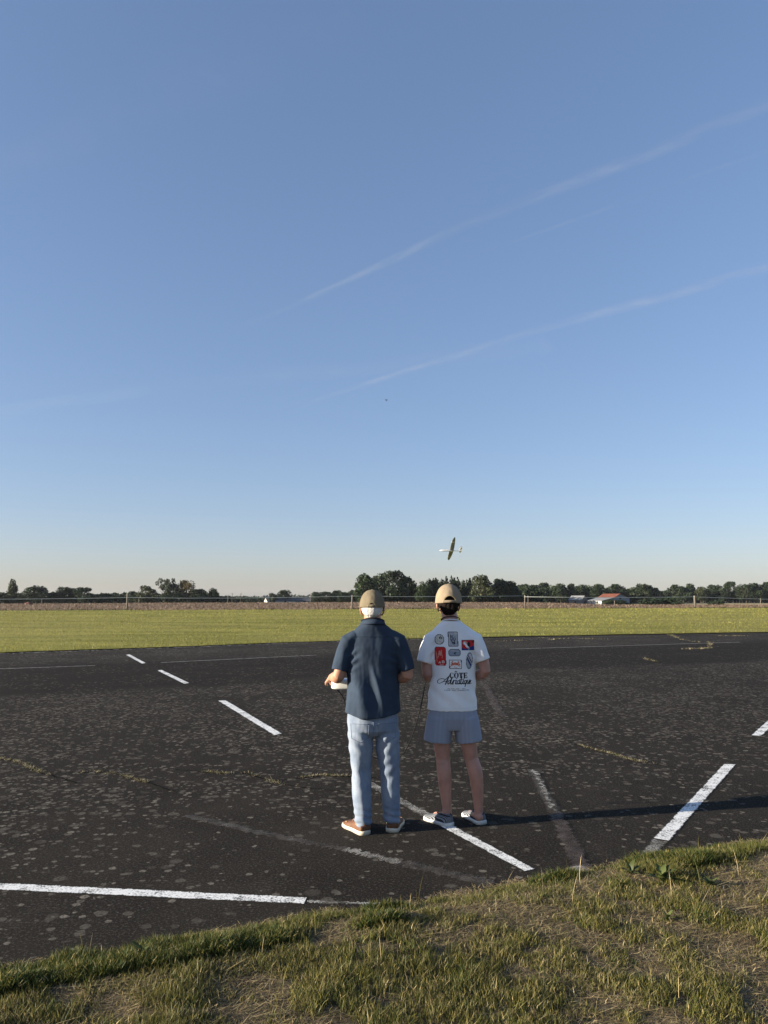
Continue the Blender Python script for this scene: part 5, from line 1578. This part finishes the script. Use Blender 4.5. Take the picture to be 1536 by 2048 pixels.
# longer pale straws
n = 380; x, y, d = area(n, -3.2, 4, .1, 2.6)
blades('dry_straw', x, y, verge_z(x, y) + R.uniform(.004, .022, n), R.uniform(.0, .035, n), R.uniform(.0011, .0018, n), R.normal(.2, .9, n), R.uniform(.09, .24, n), pick(n, (0, 0, 0, 5, .5)) * 1.35, M_grass, 3, 'long pale straws on the near verge', 0.0, 1.0)
# tall seed stems
n = 170; x, y, d = area(n, -3.2, 4.2, .03, 2.4, 1.6)
hh = R.uniform(.08, .17, n)
blades('seed_stems', x, y, verge_z(x, y), hh, R.uniform(.0009, .0014, n), R.uniform(0, 6.28, n), hh * R.uniform(.05, .4, n), pick(n, (1, 0, 4, 3, 0)) * 1.1, M_grass, 4, 'tall thin seed stems standing over the verge grass', .8)
# coarse dark edge tufts hanging over the tarmac
x, y, d = area(95000, -3.3, 4.4, .01, .40)
tf = fbm(x * 3.1, y * 3.1 + 9, 31, 3); keep = R.uniform(0, 1, len(x)) < np.clip((tf - .43) * 6, 0, 1)
x, y, d = x[keep], y[keep], d[keep]; n = len(x); hh = (.022 + .05 * np.clip(tf[keep] - .45, 0, .3) * 3) * R.uniform(.6, 1.3, n)
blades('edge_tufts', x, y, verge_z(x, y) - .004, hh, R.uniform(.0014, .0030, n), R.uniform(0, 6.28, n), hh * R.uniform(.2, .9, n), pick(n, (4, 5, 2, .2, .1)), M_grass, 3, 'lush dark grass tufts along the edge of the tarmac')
# sand and dead grass where the tarmac meets the verge
x, y, d = area(60000, -3.3, 4.4, -.12, .05); keep = R.uniform(0, 1, len(x)) < np.clip((fbm(x * 2.2, y * 2.2, 41) - .36) * 5, 0, 1) * np.clip(1 + d / .12, 0, 1)
x, y = x[keep], y[keep]; n = len(x)
blades('edge_thatch', x, y, np.full(n, .004) + R.uniform(0, .008, n), R.uniform(.001, .010, n), R.uniform(.0008, .002, n), R.uniform(0, 6.28, n), R.uniform(.012, .05, n), pick(n, (0, 0, .7, 5, 2.2)) * 1.05, M_grass, 2, 'pale dead grass strewn along the edge of the tarmac', 0, 1)
# the wider verge left and right and behind the camera, thin
x = R.uniform(-14, 16, 60000); d = R.uniform(0, 9, 60000); keep = (x < -3.2) | (x > 4.1) | (d > 2.8); x, d = x[keep], d[keep]; y = verge_y(x) - d; n = len(x); hh = R.uniform(.03, .08, n)
blades('outer_verge_grass', x, y, verge_z(x, y) - .004, hh, R.uniform(.002, .004, n), R.uniform(0, 6.28, n), hh * R.uniform(.1, .7, n), pick(n, (5, 3, 4, 1, .4)), M_grass, 2, 'grass of the verge beside the viewer')

# grass grown into the cracks of the tarmac
CRX = [[(-40, 1512), (10, 1519), (45, 1526), (66, 1540), (100, 1550)], [(160, 1545), (200, 1544), (232, 1547), (262, 1556), (296, 1566)], [(405, 1543), (450, 1547), (492, 1546), (530, 1558), (560, 1568), (628, 1576)],
       [(596, 1556), (640, 1551), (700, 1553)], [(1158, 1490), (1190, 1500), (1225, 1508), (1262, 1520), (1312, 1528)]]
CRY = [[(1340, 1270), (1368, 1281), (1400, 1285), (1432, 1286)], [(1360, 1299), (1410, 1297), (1438, 1293)], [(1420, 1284), (1417, 1297)], [(1286, 1316), (1312, 1324)], [(1100, 1280), (1130, 1277)], [(985, 1283), (1060, 1281)], [(1400, 1272), (1500, 1272)], [(1075, 1276), (1220, 1279)]]
# the cracks themselves: dark open joints that run on past the tufts
M_crack = mat('dark open crack', (.006, .005, .004), 1.0, .02)
for pl in CRX:
    G = [gnd(u, v, .0045) for u, v in pl]
    G = [G[0] + (G[0] - G[1]) * 1.2] + G + [G[-1] + (G[-1] - G[-2]) * 1.6]
    P_ = []
    for a, b in zip(G[:-1], G[1:]):
        for k in range(14): P_.append(a.lerp(b, k / 14))
    V, Fc = [], []
    for i, p in enumerate(P_):
        q = P_[min(i + 1, len(P_) - 1)] - P_[max(i - 1, 0)]; nn = Vector((-q.y, q.x, 0)).normalized()
        c = p + nn * (.035 * noise.noise((p.x * 7, p.y * 7, 1))); w_ = .007 * (.5 + abs(noise.noise((p.x * 9, p.y * 9, 5))) * 1.6)
        V += [c + nn * w_, c - nn * w_]
    for i in range(len(P_) - 1): Fc.append((2 * i, 2 * i + 1, 2 * i + 3, 2 * i + 2))
    mk('crack', V, Fc, M_crack, tarmac)
xs_, ys_, sc_ = [], [], []
for lst, dens_, sc0 in ((CRX, 620, 1.0), (CRY, 300, 2.3)):
    for pl in lst:
        G = [gnd(u, v) for u, v in pl]
        for a, b in zip(G[:-1], G[1:]):
            L = (b - a).length; k = int(L * dens_ / sc0 ** 1.5)
            t = R.uniform(0, 1, k); w_ = R.normal(0, .016 * sc0, k) * (.4 + vnoise(t * 5 + a.x * 9, t * 0, 7) * 1.5)
            nn = Vector((-(b - a).y, (b - a).x, 0)).normalized()
            px_ = a.x + (b.x - a.x) * t + nn.x * w_; py_ = a.y + (b.y - a.y) * t + nn.y * w_
            kp = R.uniform(0, 1, k) < np.clip((fbm(px_ * 5.5 / sc0, py_ * 5.5 / sc0, 8) - .40) * 5.0, .04, 1)
            xs_.append(px_[kp]); ys_.append(py_[kp]); sc_.append(np.full(kp.sum(), sc0))
x, y, s_ = np.concatenate(xs_), np.concatenate(ys_), np.concatenate(sc_); n = len(x)
hh = R.uniform(.006, .028, n) * s_
blades('crack_grass', x, y, np.full(n, .0), hh, R.uniform(.0012, .0026, n) * s_ ** 1.4, R.uniform(0, 6.28, n), R.uniform(.012, .045, n) * s_, pick(n, (3.5, 1, 2, 5, 1.2)) * np.array([.95, 1.0, 1.25]), M_grass, 2, 'dry grass growing in the cracks of the tarmac', .3, 1.1)

# meadow: coarse tufts that give the mown field its grain, thinning out with distance
N = 150000
yy = 20 + (112 - 20) * R.uniform(0, 1, N) ** 2.3; xx = R.uniform(-1, 1, N) * (yy * .62 + 6)
fe = far_y(xx); keep = (yy > fe + .05 - .18 * vnoise(xx * 1.4, xx * 0, 51)) & (yy < field_y(xx)); xx, yy = xx[keep], yy[keep]; n = len(xx)
fr = yy / 28
row = fbm(xx * .18 - yy * .02, yy * .55, 61, 3)
hh = R.uniform(.025, .075, n) * (.75 + .3 * fr) * (.7 + .8 * row)
near = np.clip(1 - (yy - far_y(xx)) / 2.0, 0, 1); hh *= 1 + 1.3 * np.clip(1 - (yy - far_y(xx)) / .7, 0, 1) * np.clip((vnoise(xx * .9, yy, 52) - .3) * 2, 0, 1)
dk = np.clip((fbm(xx * .35, yy * 1.1, 66, 3) - .5) * 5, -.45, .35)
mc = np.stack([np.array([.235, .222, .042]), np.array([.105, .112, .022]), np.array([.26, .238, .060]), np.array([.29, .25, .095])])
cid = R.choice(4, n, p=[.42, .24, .24, .10]); cols = mc[cid] * R.uniform(.8, 1.2, (n, 1)) * (.78 + .55 * row + dk)[:, None]
cols = cols * (1 - .35 * near[:, None]) + mc[1] * .35 * near[:, None]
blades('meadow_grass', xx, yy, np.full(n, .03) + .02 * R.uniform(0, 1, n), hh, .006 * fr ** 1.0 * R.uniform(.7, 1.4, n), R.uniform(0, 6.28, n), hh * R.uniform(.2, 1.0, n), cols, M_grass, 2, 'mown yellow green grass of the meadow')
# brown stalks and clods of the far field
N = 42000
t = R.uniform(0, 1, N); xx = R.uniform(-1, 1, N) * 130; yy = field_y(xx) + (crest_y(xx) - field_y(xx)) * t ** 1.7
keep = (np.abs(xx) < yy * .62 + 4) & (crest_y(xx) > field_y(xx) + 2); xx, yy = xx[keep], yy[keep]; n = len(xx); fr = yy / 110
bc = np.stack([np.array([.17, .115, .08]), np.array([.11, .075, .05]), np.array([.26, .19, .13]), np.array([.07, .065, .03])]); cols = bc[R.choice(4, n, p=[.45, .25, .2, .1])] * R.uniform(.75, 1.25, (n, 1))
hh = R.uniform(.08, .30, n) * (.6 + .9 * fbm(xx * .2, yy * .2, 71))
blades('stubble_stalks', xx, yy, np.full(n, -.02), hh, .045 * fr * R.uniform(.6, 1.5, n), R.uniform(0, 6.28, n), hh * R.uniform(.2, 1.1, n), cols, M_grass, 2, 'brown stalks and clods of the far field')
# dark weeds along the boundary of meadow and brown field
xx = R.uniform(-80, 95, 5000); yy = field_y(xx) + R.normal(0, .5, 5000); keep = R.uniform(0, 1, 5000) < np.clip((vnoise(xx * .25, xx * 0, 81) - .35) * 2.5, .06, 1); xx, yy = xx[keep], yy[keep]; n = len(xx); hh = R.uniform(.08, .34, n)
blades('boundary_weeds', xx, yy, np.full(n, 0.0), hh, R.uniform(.03, .07, n), R.uniform(0, 6.28, n), hh * .5, np.array([[.05, .052, .02]]) * R.uniform(.7, 1.4, (n, 1)), M_grass, 2, 'dark weeds along the edge of the brown field')

# broad leaved weeds at the verge edge: single plants with their own leaves
M_dock = leaf_mat('broad weed leaves', (.080, .098, .030), .3, .5)
def leaf_mesh(L, W, seed):
    r = random.Random(seed); V, Fc = [], []
    for i in range(7):
        t = i / 6; w_ = W * math.sin(math.pi * min(1, .08 + t * .92)) ** .8; z = L * (.55 * t - .62 * t * t) ; y_ = L * t
        V += [(-w_, y_, z + .18 * w_ + .004 * r.uniform(-1, 1)), (0, y_, z - .1 * w_), (w_, y_, z + .18 * w_ + .004 * r.uniform(-1, 1))]
    for i in range(6):
        a = 3 * i; Fc += [(a, a + 1, a + 4, a + 3), (a + 1, a + 2, a + 5, a + 4)]
    return V, Fc
protoL = []
for k in range(4):
    o = mk('leaf', *leaf_mesh(.11, .020, k), M_dock, smooth=True)
    ca = o.data.color_attributes.new('tint', 'FLOAT_COLOR', 'POINT'); v = .8 + .15 * k
    ca.data.foreach_set('color', [v, v, v, 1] * len(o.data.vertices)); protoL.append(o.data); bpy.data.objects.remove(o)
rw = random.Random(3)
for u, v, n_, sc_, lab in ((1325, 1768, 13, 1.0, 'broad leaved weed at the verge edge below the right white line'), (1262, 1752, 10, .8, 'smaller leafy weed left of the broad leaved one at the verge edge'),
                           (1418, 1778, 10, .75, 'leafy weed in the thick grass towards the right edge'), (280, 1925, 9, .8, 'dark leafy weed in the verge grass at the lower left'), (1335, 1845, 6, .55, 'little rosette weed alone on the bare patch to the right')):
    p = gnd(u, v, .06); z = float(verge_z(p.x, p.y))
    e = empty('weed', (p.x, p.y, z), rw.uniform(0, 6), lab, 'weed')
    for k in range(n_):
        l = link('leaf', protoL[rw.randrange(4)], e); s = sc_ * rw.uniform(.6, 1.1); l.scale = (s, s, s)
        l.rotation_euler = (math.radians(rw.uniform(15, 65)), 0, 2.4 * k + rw.uniform(-.3, .3)); l.location = (0, 0, .004)
# ------------------------------------------------------------------ evening haze between here and the woods
M_haze = bpy.data.materials.new('evening haze'); M_haze.use_nodes = True
hn = M_haze.node_tree; hn.nodes.clear()
ho = hn.nodes.new('ShaderNodeOutputMaterial'); hv = hn.nodes.new('ShaderNodeVolumePrincipled')
hv.inputs['Color'].default_value = (.80, .86, .95, 1); hv.inputs['Density'].default_value = 0.00005; hv.inputs['Anisotropy'].default_value = .1
hn.links.new(hv.outputs[0], ho.inputs['Volume'])
hz = mk('haze', *box((0, 750, 13), (6400, 4900, 32.4)), M_haze)
tag(hz, 'thin pale evening haze over the airfield', kind='stuff')
